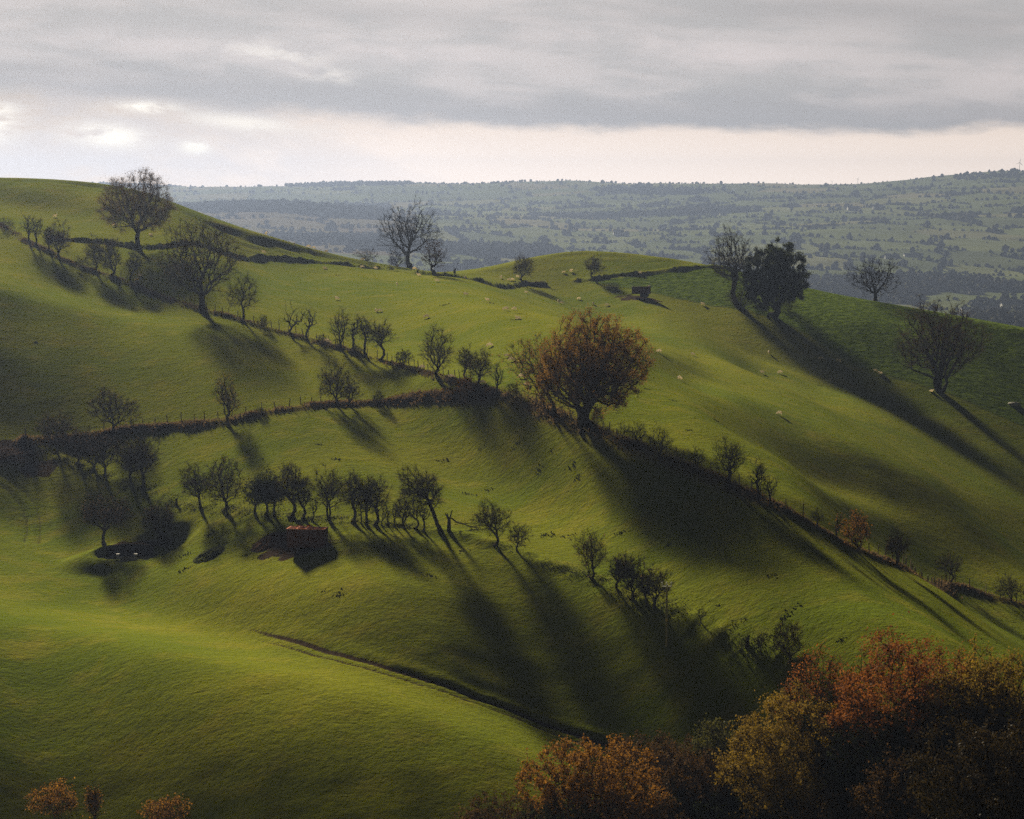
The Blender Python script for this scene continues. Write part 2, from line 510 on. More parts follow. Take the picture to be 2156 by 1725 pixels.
def frusta(P0, P1, r0, r1, n):
    S, T = frames(P1 - P0)
    a = np.arange(n) * 2 * math.pi / n
    ring = np.cos(a)[None, :, None] * S[:, None] + np.sin(a)[None, :, None] * T[:, None]
    V = np.concatenate([P0[:, None] + ring * r0[:, None, None], P1[:, None] + ring * r1[:, None, None]], 1)
    base = (np.arange(len(P0)) * 2 * n)[:, None, None]
    i = np.arange(n)
    j = (i + 1) % n
    q = np.stack([i, j, j + n, i + n], 1)[None] + base
    return V.reshape(-1, 3), q.reshape(-1, 4)


class N:
    """small node-tree writer"""
    def __init__(s, nt):
        s.nt = nt

    def node(s, t, **kw):
        n = s.nt.nodes.new(t)
        for k_, v_ in kw.items():
            setattr(n, k_, v_)
        return n

    def put(s, sock, val):
        if isinstance(val, bpy.types.NodeSocket):
            s.nt.links.new(val, sock)
        elif isinstance(val, (tuple, list)):
            sock.default_value = tuple(val) if len(val) == len(sock.default_value) else tuple(val) + (1.0,)
        else:
            sock.default_value = val

    def m(s, op, a, b=0.0, c=0.0, clamp=False):
        n = s.node('ShaderNodeMath', operation=op, use_clamp=clamp)
        for i_, v_ in enumerate((a, b, c)):
            s.put(n.inputs[i_], v_)
        return n.outputs[0]

    def ss(s, x, a, b, lo=0.0, hi=1.0):
        n = s.node('ShaderNodeMapRange', interpolation_type='SMOOTHSTEP')
        for nm, v_ in (('Value', x), ('From Min', a), ('From Max', b), ('To Min', lo), ('To Max', hi)):
            s.put(n.inputs[nm], v_)
        return n.outputs[0]

    def lin(s, x, a, b, lo=0.0, hi=1.0):
        n = s.node('ShaderNodeMapRange')
        for nm, v_ in (('Value', x), ('From Min', a), ('From Max', b), ('To Min', lo), ('To Max', hi)):
            s.put(n.inputs[nm], v_)
        return n.outputs[0]

    def mix(s, f, a, b):
        n = s.node('ShaderNodeMix', data_type='RGBA')
        s.put(n.inputs[0], f)
        s.put(n.inputs[6], a)
        s.put(n.inputs[7], b)
        return n.outputs[2]

    def noise(s, vec, scale, detail=2.0, rough=.5, dist=0.0, out='Fac'):
        n = s.node('ShaderNodeTexNoise')
        if vec is not None:
            s.put(n.inputs['Vector'], vec)
        n.inputs['Scale'].default_value = scale
        n.inputs['Detail'].default_value = detail
        n.inputs['Roughness'].default_value = rough
        n.inputs['Distortion'].default_value = dist
        return n.outputs[out]

    def attr(s, name):
        return s.node('ShaderNodeAttribute', attribute_name=name).outputs['Fac']


def material(name):
    m = bpy.data.materials.new(name)
    m.use_nodes = True
    nt = m.node_tree
    nt.nodes.clear()
    w = N(nt)
    out = w.node('ShaderNodeOutputMaterial')
    return m, w, out


def simple(name, col, rough=.8, var=.25, scale=6.0, metal=0.0, spec=.04, bump=0.0, col2=None):
    m, w, out = material(name)
    tc = w.node('ShaderNodeTexCoord').outputs['Object']
    f = w.noise(tc, scale, 4, .6)
    c2 = col2 or tuple(c * (1 - var) for c in col)
    c = w.mix(w.lin(f, .3, .7), tuple(x * (1 + var * .5) for x in col), c2)
    if spec <= .05:
        p = w.node('ShaderNodeBsdfDiffuse')
        w.put(p.inputs['Color'], c)
    else:
        p = w.node('ShaderNodeBsdfPrincipled')
        w.put(p.inputs['Base Color'], c)
        p.inputs['Roughness'].default_value = rough
        p.inputs['Metallic'].default_value = metal
        p.inputs['Specular IOR Level'].default_value = spec
    if bump:
        b_ = w.node('ShaderNodeBump')
        b_.inputs['Strength'].default_value = .7
        b_.inputs['Distance'].default_value = bump
        w.put(b_.inputs['Height'], f)
        w.put(p.inputs['Normal'], b_.outputs[0])
    w.put(out.inputs[0], p.outputs[0])
    return m


def leaf_mat(name, cols, trans=.5, scale=1.6, gloss=.003):
    """leaves that differ from cluster to cluster and let some light through"""
    m, w, out = material(name)
    tc = w.node('ShaderNodeTexCoord').outputs['Object']
    oi = w.node('ShaderNodeObjectInfo').outputs['Random']
    geo = w.node('ShaderNodeNewGeometry').outputs['Random Per Island']
    f = w.noise(tc, scale, 3, .6)
    t = w.m('ADD', w.lin(f, .3, .7, 0, .7), w.m('MULTIPLY', geo, .45))
    ramp = w.node('ShaderNodeValToRGB')
    e = ramp.color_ramp.elements
    e[0].position, e[0].color = 0.05, (*cols[0], 1)
    e[1].position, e[1].color = 1.0, (*cols[-1], 1)
    for i_, c_ in enumerate(cols[1:-1]):
        x = e.new((i_ + 1) / (len(cols) - 1))
        x.color = (*c_, 1)
    w.put(ramp.inputs[0], t)
    h = w.node('ShaderNodeHueSaturation')
    w.put(h.inputs['Value'], w.lin(oi, 0, 1, .8, 1.2))
    w.put(h.inputs['Color'], ramp.outputs[0])
    d_ = w.node('ShaderNodeBsdfDiffuse')
    w.put(d_.inputs[0], h.outputs[0])
    tr = w.node('ShaderNodeBsdfTranslucent')
    w.put(tr.inputs[0], h.outputs[0])
    gl = w.node('ShaderNodeBsdfGlossy')
    gl.inputs['Roughness'].default_value = .5
    mx = w.node('ShaderNodeMixShader')
    mx.inputs[0].default_value = trans
    w.put(mx.inputs[1], d_.outputs[0])
    w.put(mx.inputs[2], tr.outputs[0])
    m2 = w.node('ShaderNodeMixShader')
    m2.inputs[0].default_value = gloss
    w.put(m2.inputs[1], mx.outputs[0])
    w.put(m2.inputs[2], gl.outputs[0])
    w.put(out.inputs[0], m2.outputs[0])
    return m


# ------------------------------------------------------------------ ground material
def ground_material():
    m, w, out = material('pasture')
    tc = w.node('ShaderNodeTexCoord').outputs['Object']
    sep = w.node('ShaderNodeSeparateXYZ')
    w.put(sep.inputs[0], tc)
    n_big = w.noise(tc, 1 / 45., 3, .55)
    n_mid = w.noise(tc, 1 / 6., 4, .6)
    n_fine = w.noise(tc, 1.5, 5, .72)
    n_tuft = w.noise(tc, .55, 5, .6, .4)
    g1, g2, g3 = (.132, .138, .0120), (.084, .108, .0100), (.180, .158, .021)
    c = w.mix(w.lin(n_big, .35, .65), g1, g2)
    c = w.mix(w.lin(n_mid, .50, .78, 0, .75), c, g3)
    c = w.mix(w.lin(n_fine, .45, .75, 0, .6), c, (.042, .060, .008))
    c = w.mix(w.lin(n_tuft, .60, .72, 0, .35), c, (.055, .070, .012))
    crop = w.lin(w.m('ADD', w.attr('crop'), w.m('MULTIPLY', w.m('SUBTRACT', w.noise(tc, 1 / 9., 3, .6), .5), 1.1)), .3, .75)
    c = w.mix(crop, c, w.mix(w.lin(n_tuft, .4, .62), (.034, .054, .008), (.080, .112, .014)))
    brk = w.attr('bracken')
    c = w.mix(w.m('MULTIPLY', brk, w.lin(n_fine, .3, .6), clamp=True), c, (.085, .050, .018))
    mud_dark = w.attr('mud_dark')
    c = w.mix(w.lin(w.m('ADD', mud_dark, w.m('MULTIPLY', w.m('SUBTRACT', n_fine, .5), .7)), .4, .6), c, w.mix(n_tuft, (.020, .014, .009), (.050, .034, .022)))
    fld = w.attr('field')
    ramp = w.node('ShaderNodeValToRGB')
    e = ramp.color_ramp.elements
    for i_, (p_, cc) in enumerate([(0, (.058, .068, .030)), (.25, (.064, .078, .032)), (.5, (.080, .096, .036)), (.72, (.098, .108, .044)), (.86, (.120, .108, .060)), (1, (.075, .062, .050))]):
        x = e[i_] if i_ < 2 else e.new(p_)
        x.position, x.color = p_, (*cc, 1)
    w.put(ramp.inputs[0], fld)
    c = w.mix(w.ss(sep.outputs['Y'], 850, 1300), c, w.mix(w.lin(w.noise(tc, 1 / 90., 5, .65), .4, .65, 0, .5), ramp.outputs[0], (.05, .055, .022)))
    p = w.node('ShaderNodeBsdfDiffuse')
    w.put(p.inputs['Color'], c)
    h = w.m('ADD', w.m('MULTIPLY', n_fine, w.m('ADD', .22, w.m('MULTIPLY', crop, .08))), w.m('ADD', w.m('MULTIPLY', n_tuft, w.m('ADD', .25, w.m('MULTIPLY', crop, .40))), w.m('MULTIPLY', n_mid, .08)))
    bp = w.node('ShaderNodeBump')
    bp.inputs['Strength'].default_value = 1.0
    bp.inputs['Distance'].default_value = .8
    w.put(bp.inputs['Height'], h)
    w.put(p.inputs['Normal'], bp.outputs[0])
    w.put(out.inputs[0], p.outputs[0])
    return m


# ------------------------------------------------------------------ ground mesh
tx = np.r_[np.linspace(-.30, -.235, 14)[:-1], np.linspace(-.235, .235, 440), np.linspace(.235, .30, 14)[1:]]
ys = np.r_[np.geomspace(2, 215, 60)[:-1], np.geomspace(215, 800, int(math.log(800 / 215) / .0020))[:-1], np.geomspace(800, 1600, 36)[:-1],
           np.geomspace(1600, 7600, 380)[:-1], np.geomspace(7600, 8200, 8)]
YY, TT = np.meshgrid(ys, tx, indexing='ij')
XX = TT * YY
ZZ = Zfun(XX, YY)


def field_cells(x, y, size=165.0):
    """irregular fields of the far valley: nearest and second-nearest centre, and a number per field"""
    sx, sy = x / size, y / (size * 1.25)
    ix, iy = np.floor(sx).astype(int), np.floor(sy).astype(int)
    d1 = np.full(x.shape, 1e9)
    d2 = np.full(x.shape, 1e9)
    idn = np.zeros(x.shape)
    T = np.random.default_rng(77).random((64, 128, 3))
    for j in (-1, 0, 1):
        for i in (-1, 0, 1):
            cx, cy = ix + i, iy + j
            t = T[cx % 64, cy % 128]
            d = np.hypot(cx + t[..., 0] - sx, cy + t[..., 1] - sy)
            nearer = d < d1
            d2 = np.where(nearer, d1, np.minimum(d2, d))
            idn = np.where(nearer, t[..., 2], idn)
            d1 = np.where(nearer, d, d1)
    return d1 * size, d2 * size, idn


def pip(px, u, v):
    """is the point inside the polygon of photograph points"""
    ins = np.zeros(u.shape, bool)
    n = len(px)
    for i in range(n):
        (x1, y1), (x2, y2) = px[i], px[(i + 1) % n]
        c = ((y1 > v) != (y2 > v)) & (u < (x2 - x1) * (v - y1) / (y2 - y1 + 1e-12) + x1)
        ins ^= c
    return ins


U_, V_ = project(XX, YY, ZZ)
nearm = (YY > 230) & (YY < 800)
crop_px = [(1225, 594), (1330, 582), (1480, 562), (1560, 560), (1700, 590), (2000, 640), (2400, 700), (2400, 960), (2156, 900), (2000, 830), (1800, 770), (1690, 700), (1580, 655), (1480, 640), (1380, 618), (1290, 600)]
crop = (pip(crop_px, U_, V_) & nearm & (YY > 500)).astype(float)
for _ in range(3):
    crop[1:-1, 1:-1] = (crop[1:-1, 1:-1] * 2 + crop[2:, 1:-1] + crop[:-2, 1:-1] + crop[1:-1, 2:] + crop[1:-1, :-2]) / 6
mud_dark = np.zeros_like(XX)
brk = np.zeros_like(XX)
xs, yy = XX[nearm], YY[nearm]
mm = np.zeros_like(xs)
bb = np.zeros_like(xs)
d_, s_ = dist_line(xs, yy, LN['track'])
sd = d_ * s_
tf = track_fade(xs)
mm = np.maximum(mm, (.40 + .35 * tf) * sstep(0, .2, tf + .1) * np.exp(-((sd - .75) / .40) ** 2))
mm = np.maximum(mm, (.45 + .5 * tf) * sstep(0, .2, tf + .1) * np.exp(-((sd + .85) / .5) ** 2))
for n_ in ('rut1', 'rut2'):
    d_, s_ = dist_line(xs, yy, LN[n_])
    mm = np.maximum(mm, .5 * np.exp(-(d_ / .6) ** 2))
for n_, wd, am in (('midl', 1.9, 1.0), ('midr', 1.8, .9), ('upper', 1.1, .5)):
    d_, s_ = dist_line(xs, yy, LN[n_])
    bb = np.maximum(bb, am * np.exp(-(d_ / wd) ** 4))
d_, s_ = dist_line(xs, yy, LN['low'])
mm = np.maximum(mm, .42 * np.exp(-((d_ * s_ - .9) / .8) ** 2))  # darker brown strip along the camera side of the lower bank
d_, s_ = dist_line(xs, yy, LN['wall'])
mm = np.maximum(mm, .40 * np.exp(-((d_ * s_ - .5) / .6) ** 2))  # same darker brown along the camera side of the upper grass bank


def blob(u, v, ru, rv, amp):
    c0 = cast(u, v)
    c1 = cast(u, v + rv)
    c2 = cast(u, v - rv)
    rx = ru * c0[1] / F
    ry = max(abs(c2[1] - c1[1]) / 2, .5)
    q = np.hypot((xs - c0[0]) / rx, (yy - c0[1]) / ry)
    return amp * sstep(1.3, .6, q + .35 * vnoise(xs / 1.7, yy / 1.7, 21))


for a in [(25, 950, 50, 26, 1.0), (80, 985, 50, 22, .7), (600, 1155, 50, 15, .95), (640, 1160, 60, 9, .8), (1345, 628, 45, 4, .9), (1310, 624, 30, 2.5, .6), (270, 1150, 80, 16, .75), (440, 1167, 30, 7, .65), (1125, 600, 30, 3, .7), (560, 1135, 30, 9, .8)]:
    mm = np.maximum(mm, blob(*a))
mud_dark[nearm] = mm
brk[nearm] = bb
d1, d2, fid = field_cells(XX, YY)
fid = np.where((XX / YY < -.04) & (YY > 3300) & (YY < 5600), .93 + .07 * fid, fid * .9)

nr, nc = XX.shape
idx = np.arange(nr * nc).reshape(nr, nc)
quads = np.stack([idx[:-1, :-1], idx[:-1, 1:], idx[1:, 1:], idx[1:, :-1]], -1).reshape(-1, 4)
gme = mk_mesh('ground', np.stack([XX, YY, ZZ], -1).reshape(-1, 3), quads, None, [ground_material()])
for nm, arr in (('crop', crop), ('mud_dark', mud_dark), ('bracken', brk), ('field', fid)):
    a = gme.attributes.new(nm, 'FLOAT', 'POINT')
    a.data.foreach_set('value', arr.ravel().astype(np.float32))
link('ground', gme, kind='structure')

# ------------------------------------------------------------------ materials
M_bark = simple('bark', (.042, .034, .026), .9, .35, 3.0, bump=.05)
M_twig = simple('twig_bark', (.048, .035, .026), .9, .3, 1.0)
M_wood = simple('weathered_timber', (.20, .165, .12), .85, .35, 5.0)
M_pale = simple('split_paling_timber', (.36, .30, .22), .85, .3, 5.0)
M_rust = simple('rusted_steel', (.115, .036, .020), .75, .4, 2.5, spec=.1, col2=(.050, .019, .012), bump=.02)
M_rustrim = simple('sunlit_red_rim', (.46, .21, .15), .5, .3, 3.0, spec=.03, col2=(.24, .095, .06))  # red top frame lightened: the sun on it is put into the colour
M_galv = simple('galvanised_steel', (.42, .43, .42), .45, .25, 6.0, metal=.5, spec=.5)
M_tyre = simple('tyre_rubber', (.025, .024, .023), .9)
M_dung = simple('dung', (.040, .023, .015), .95, .5, 3.0, col2=(.080, .046, .028), bump=.12)
M_white = simple('white_plastic', (.75, .74, .72), .5, .1)
M_fleece = leaf_mat('fleece', [(.62, .56, .44), (.78, .71, .57)], .38, 6.0, 0)
M_render = simple('white_render', (.50, .50, .49), .8, .08)
M_roof = simple('slate_roof', (.16, .16, .18), .7, .2)
M_shed = simple('pale_sheet_roof', (.30, .31, .33), .5, .1)
M_turb = simple('turbine_paint', (.74, .75, .77), .5, .05)
M_glassdark = simple('window_glass', (.05, .06, .07), .2, .1, spec=.5)
M_stone = simple('lichened_stone', (.24, .23, .20), .9, .35, 3.0, bump=.08)
M_yellow = simple('yellow_sign_plate', (.65, .45, .05), .5, .1)
M_insul = simple('glazed_insulator', (.80, .82, .84), .15, .05, spec=.6)
L_oak = leaf_mat('oak_leaves_brown', [(.062, .034, .008), (.112, .058, .011), (.175, .090, .014)], .48)
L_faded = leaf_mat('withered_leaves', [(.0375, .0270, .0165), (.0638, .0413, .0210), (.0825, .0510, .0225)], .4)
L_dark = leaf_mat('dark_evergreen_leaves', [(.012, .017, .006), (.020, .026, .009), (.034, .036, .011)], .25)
L_ochre = leaf_mat('ochre_leaves', [(.055, .036, .006), (.105, .068, .009), (.175, .110, .014)], 0.35)
L_orange = leaf_mat('orange_leaves', [(.052, .024, .005), (.115, .052, .008), (.200, .092, .013)], 0.38)
L_red = leaf_mat('russet_leaves', [(.055, .019, .006), (.120, .040, .009), (.190, .068, .012)], 0.38)
L_brown = leaf_mat('brown_leaves', [(.018, .011, .005), (.034, .019, .007), (.060, .032, .009)], .35)
L_olive = leaf_mat('olive_leaves', [(.0154, .0182, .0056), (.0350, .0350, .0084), (.0595, .0525, .0105)], .4)
L_fern = leaf_mat('dead_bracken', [(.055, .034, .015), (.095, .058, .023), (.145, .095, .040)], .35, .5)
L_grass = leaf_mat('rank_grass', [(.055, .070, .013), (.085, .095, .018), (.12, .11, .03)], .4, .5)
L_bramble = leaf_mat('bramble_leaves', [(.020, .021, .009), (.045, .030, .013), (.075, .045, .017)], .3, .5)
L_rusty = leaf_mat('rusty_leaves', [(.062, .029, .007), (.125, .058, .010), (.21, .100, .016)], .45)
L_shaded = leaf_mat('shaded_brown_leaves', [(.008, .006, .003), (.016, .011, .004), (.030, .020, .006)], .3)  # brown leaves darkened so their colour carries the wood's deep shade
L_far = leaf_mat('haze_paled_foliage', [(.062, .072, .048), (.078, .084, .054), (.105, .092, .064)], .15, .02, 0)  # paled so the leaf colour carries part of the distance haze


# ------------------------------------------------------------------ trees
def skeleton(seed, H, W, cb, dx, shape, n, bf, stems, gnarl, rough=1.0):
    r = np.random.default_rng(seed)
    P = []
    phase = r.random(6) * 6.28
    need = n
    clump = r.normal(size=(14, 3))
    clump /= np.linalg.norm(clump, axis=1, keepdims=True)
    while need > 0:
        q = r.normal(size=(need * 3, 3))
        q /= np.linalg.norm(q, axis=1, keepdims=True)
        near = (q @ clump.T).max(1)
        rad = r.random(len(q)) ** .42
        az = np.arctan2(q[:, 1], q[:, 0])
        out = 1 + rough * (.13 * np.sin(2 * az + phase[0]) + .10 * np.sin(3 * az + phase[1]) + .12 * np.sin(5 * q[:, 2] + phase[2] + az))
        out *= 1 - .18 * rough + (.18 * rough + .06) * np.clip((near - .6) / .4, 0, 1)
        q = q * (rad * out)[:, None]
        if shape == 'dome':
            q[:, 2] = np.where(q[:, 2] < 0, q[:, 2] * .75, q[:, 2])
            zc = cb + (1 - cb) * .43
            z = zc + q[:, 2] * np.where(q[:, 2] < 0, zc - cb, 1 - zc) / np.where(q[:, 2] < 0, .75, 1)
            k_ = np.ones(len(q))
        elif shape == 'vase':
            z = cb + (1 - cb) * (q[:, 2] + 1) / 2
            k_ = .45 + .75 * np.clip((z - cb) / (1 - cb), 0, 1) ** .8
            k_ *= np.where(z > .82, 1 - (z - .82) * 1.6, 1)
        else:                                                  # upright oval
            z = cb + (1 - cb) * (q[:, 2] + 1) / 2
            k_ = np.ones(len(q))
        p = np.c_[q[:, 0] * k_ * W / 2 + dx * np.clip((z - cb * .6) / (1 - cb * .6), 0, 1) ** .6, q[:, 1] * k_ * W / 2, z * H]
        keep = (near + .3 * r.random(len(q)) > (.72 if rough > .5 else .55)) & (p[:, 2] > .10 * H)
        p = p[keep][:need]
        P.append(p)
        need -= len(p)
    P = np.concatenate(P)
    # trunk(s)
    T, par = [np.zeros(3)], [-1]
    nt = 6
    for s_ in range(stems):
        a = r.random() * 6.28
        sp = (0 if stems == 1 else .06 * H)
        prev = 0
        wob = r.normal(size=2) * gnarl * .04 * H
        for i in range(1, nt + 1):
            f = i / nt
            hz = H * (cb + .12) * f
            q = np.array([dx * .55 * f ** 1.5 + math.cos(a) * sp * f + wob[0] * math.sin(f * 4), math.sin(a) * sp * f + wob[1] * math.sin(f * 3.3 + 1), hz])
            T.append(q)
            par.append(prev)
            prev = len(T) - 1
    T = np.array(T)
    nt = len(T)
    X = np.concatenate([T, P])
    par = np.r_[np.array(par), -np.ones(len(P), int)]
    pl = np.zeros(len(X))
    for i in range(1, nt):
        pl[i] = pl[par[i]] + np.linalg.norm(T[i] - T[par[i]])
    cost = np.full(len(X), 1e9)
    best = np.zeros(len(X), int)

    def upd(i, pen=1.0):
        d_ = np.linalg.norm(X - X[i], axis=1)
        up = (X[:, 2] - X[i, 2]) / (d_ + 1e-6)
        c_ = d_ * (1.12 - .12 * up) * pen + bf * pl[i]
        b_ = c_ < cost
        cost[b_] = c_[b_]
        best[b_] = i
        return d_
    for i in range(nt):
        if X[i, 2] > cb * H * .72:
            upd(i)
    used = np.zeros(len(X), bool)
    used[:nt] = True
    order = list(range(nt))
    for _ in range(len(P)):
        c_ = np.where(used, 1e18, cost)
        j = int(np.argmin(c_))
        used[j] = True
        par[j] = best[j]
        pl[j] = pl[best[j]] + np.linalg.norm(X[j] - X[best[j]])
        order.append(j)
        upd(j)
    cnt = np.zeros(len(X))
    kids = np.zeros(len(X), int)
    for j in reversed(order):
        if kids[j] == 0:
            cnt[j] += 1
        if par[j] >= 0:
            cnt[par[j]] += cnt[j]
            kids[par[j]] += 1
    # relax, then roughen
    for _ in range(2):
        acc, w_ = np.zeros_like(X), np.zeros(len(X))
        m_ = par >= 0
        np.add.at(acc, par[m_], X[m_])
        np.add.at(w_, par[m_], 1)
        mv = (w_ > 0) & m_
        mv[:nt] = False
        tgt = (acc[mv] / w_[mv][:, None] + X[par[mv]]) / 2
        X[mv] = X[mv] * .6 + tgt * .4
    X[nt:] += r.normal(size=(len(P), 3)) * gnarl * .010 * H
    return X, par, cnt, kids, nt


def make_tree(seed, H, W, cb=.28, dx=0.0, shape='dome', n=260, bf=.45, stems=1, gnarl=1.0, R=None, dens=1.0, twl=.07, leaves=0, leaf=None, lsize=.16, twr=1.0, rough=1.0):
    """returns (trunk mesh, crown mesh)"""
    r = np.random.default_rng(seed + 1000)
    X, par, cnt, kids, nt = skeleton(seed, H, W, cb, dx, shape, n, bf, stems, gnarl, rough)
    R = R or H * (.030 if stems == 1 else .022)
    mx = cnt[1] if stems == 1 else cnt[1:nt].max()
    rad = R * (cnt / mx) ** .46
    tipr = .0145 * twr * (H / 10) ** .35
    rad = np.maximum(rad, tipr * 1.25)
    flare = np.exp(-X[:, 2] / (.05 * H))
    rad[:nt] *= 1 + .75 * flare[:nt]
    rad[0] = rad[1:nt].max() * (1.5 if stems == 1 else 1.15)
    e = np.nonzero(par >= 0)[0]
    P0, P1 = X[par[e]], X[e]
    r0 = np.minimum(rad[par[e]], rad[e] * 1.7)
    r0 = np.where(par[e] < nt, np.where(e < nt, rad[par[e]], r0), r0)
    r1 = rad[e]
    D = P1 - P0
    P1x = P1 + D / (np.linalg.norm(D, axis=1, keepdims=True) + 1e-9) * (r1 * .35)[:, None]
    # bend every limb a little at its middle
    mid = (P0 + P1) / 2 + r.normal(size=P0.shape) * (np.linalg.norm(D, axis=1) * .07 * gnarl)[:, None]
    rm = (r0 + r1) / 2
    thick = r1 > .013 * H * .6
    thick |= e < nt
    Vt, Qt = frusta(np.r_[P0[thick], mid[thick]], np.r_[mid[thick], P1x[thick]], np.r_[r0[thick], rm[thick]], np.r_[rm[thick], r1[thick]], 7)
    th = ~thick
    Vc, Qc = frusta(np.r_[P0[th], mid[th]], np.r_[mid[th], P1[th]], np.r_[r0[th], rm[th]], np.r_[rm[th], r1[th]], 3)
    # twigs
    tips = np.nonzero((kids == 0) & (par >= 0))[0]
    side = np.nonzero((kids > 0) & (cnt < 7))[0]
    k = max(1, int(round(5 * dens)))
    src = np.r_[np.repeat(tips, k), np.repeat(side, max(1, k // 2))]
    L = H * twl * (.5 + r.random(len(src)))
    if H < 8:
        L *= 1.2
    d0 = X[src] - X[par[src]]
    d0 /= np.linalg.norm(d0, axis=1, keepdims=True) + 1e-9
    cen = np.array([dx * .6, 0, H * (cb + (1 - cb) * .35)])
    o_ = X[src] - cen
    o_ /= np.linalg.norm(o_, axis=1, keepdims=True) + 1e-9
    dr = d0 * .7 + o_ * .45 + r.normal(size=d0.shape) * .55 + np.array([0, 0, .15])
    dr /= np.linalg.norm(dr, axis=1, keepdims=True)
    A0 = X[src]
    A1 = A0 + dr * L[:, None] * .55
    dr2 = dr + r.normal(size=dr.shape) * .35
    A2 = A1 + dr2 * L[:, None] * .45
    dr3 = dr + r.normal(size=dr.shape) * .75
    S2 = A1 + dr3 * L[:, None] * .45
    dr4 = dr + r.normal(size=dr.shape) * .8
    S3 = (A0 + A1) / 2 + dr4 * L[:, None] * .4
    nT = len(src)
    tr = np.full(nT, tipr)
    if nT:
        V2, Q2 = frusta(np.r_[A0, A1, A1, (A0 + A1) / 2], np.r_[A1, A2, S2, S3], np.r_[tr, tr * .8, tr * .7, tr * .7], np.r_[tr * .8, tr * .3, tr * .3, tr * .3], 3)
        Qc = np.r_[Qc, Q2 + len(Vc)]
        Vc = np.r_[Vc, V2]
    qm = np.zeros(len(Qc), int)
    mats = [M_twig]
    if leaves:
        ends = np.r_[A2, S2, S3, A1]
        if leaves > len(ends):
            pick = r.integers(0, len(ends), leaves)
        else:
            pick = r.choice(len(ends), leaves, replace=False)
        C = ends[pick] + r.normal(size=(leaves, 3)) * (L.mean() * .30)
        C[:, 2] = np.maximum(C[:, 2], .12)
        a = r.normal(size=(leaves, 3))
        a /= np.linalg.norm(a, axis=1, keepdims=True)
        b = np.cross(a, r.normal(size=(leaves, 3)))
        b /= np.linalg.norm(b, axis=1, keepdims=True) + 1e-9
        s_ = (lsize * (.55 + .8 * r.random(leaves)))[:, None]
        LV = np.stack([C - a * s_ * .8, C + b * s_ * .5 - a * s_ * .1, C + a * s_ * .8, C - b * s_ * .5 + a * s_ * .1], 1).reshape(-1, 3)
        LQ = np.arange(leaves * 4).reshape(-1, 4) + len(Vc)
        Vc = np.r_[Vc, LV]
        Qc = np.r_[Qc, LQ]
        qm = np.r_[qm, np.ones(leaves, int)]
        mats.append(leaf)
    tm = mk_mesh('trunk', Vt, Qt, None, [M_bark])
    cm = mk_mesh('crown', Vc, Qc, None, mats, smooth=False, quad_mat=qm)
    return tm, cm


def plant(u, v, hpx, wpx, name, label, cat, group=None, kind='thorn', dxpx=0.0, seed=None, pos=None, sink=.12, **kw):
    P = cast(u, v, Zfun) if pos is None else np.array(pos)
    s_ = P[1] / F
    H, W = hpx * s_, wpx * s_
    d_ = dict(PRE[kind])
    d_.update(kw)
    sd = int(u * 7 + v * 13) if seed is None else seed
    if 'leafper' in d_:
        d_['leaves'] = int(d_.pop('leafper') * (H * W))
    tm, cm = make_tree(sd, H, W, dx=dxpx * s_, **d_)
    o = link(name, None, loc=(P[0], P[1], P[2] - sink), label=label, cat=cat, group=group)
    o.empty_display_size = .5
    link('trunk', tm, o)
    link('crown', cm, o)
    return o


PRE = {
    'oak': dict(rough=.35, cb=.24, n=620, bf=.42, R=None, dens=1.0, twl=.055, gnarl=.9, leafper=10, leaf=L_faded, lsize=.13),
    'bigbare': dict(cb=.25, n=520, bf=.40, dens=1.3, twl=.055, gnarl=1.2, shape='dome'),
    'thorn': dict(cb=.30, n=210, bf=.38, dens=1.5, twl=.085, gnarl=1.5, leafper=12, leaf=L_faded, lsize=.09),
    'bushy': dict(cb=.16, n=250, bf=.38, dens=2.0, twl=.085, gnarl=1.4, leafper=34, leaf=L_faded, lsize=.10),
    'thin': dict(cb=.35, n=110, bf=.36, dens=.8, twl=.08, gnarl=1.9),
    'dead': dict(cb=.34, n=46, bf=.34, dens=.5, twl=.09, gnarl=2.2, R=None),
    'upright': dict(cb=.20, n=210, bf=.55, dens=1.0, twl=.085, gnarl=1.0, shape='vase'),
    'dark': dict(cb=.24, n=200, bf=.4, dens=1.2, twl=.085, gnarl=1.4, leafper=120, leaf=L_dark, lsize=.15),
    'bush': dict(cb=.04, n=110, bf=.4, dens=1.6, twl=.16, gnarl=1.2, leafper=50, leaf=L_bramble, lsize=.09, stems=2),
    'leafy': dict(cb=.14, n=330, bf=.42, dens=1.0, twl=.075, gnarl=1.0, leafper=75, lsize=.15),
}
G_UP, G_LOW, G_MID, G_ROW, G_WOOD = 'thorn trees along the upper fenced hedgerow', 'trees along the lower grassy bank', 'trees along the middle bracken bank', 'row of hawthorns behind the rusty trailer', 'autumn trees of the wood at the lower right'
G_CL = 'trees clustered below the field gate'
G_MR = 'trees along the bracken bank right of the orange oak'
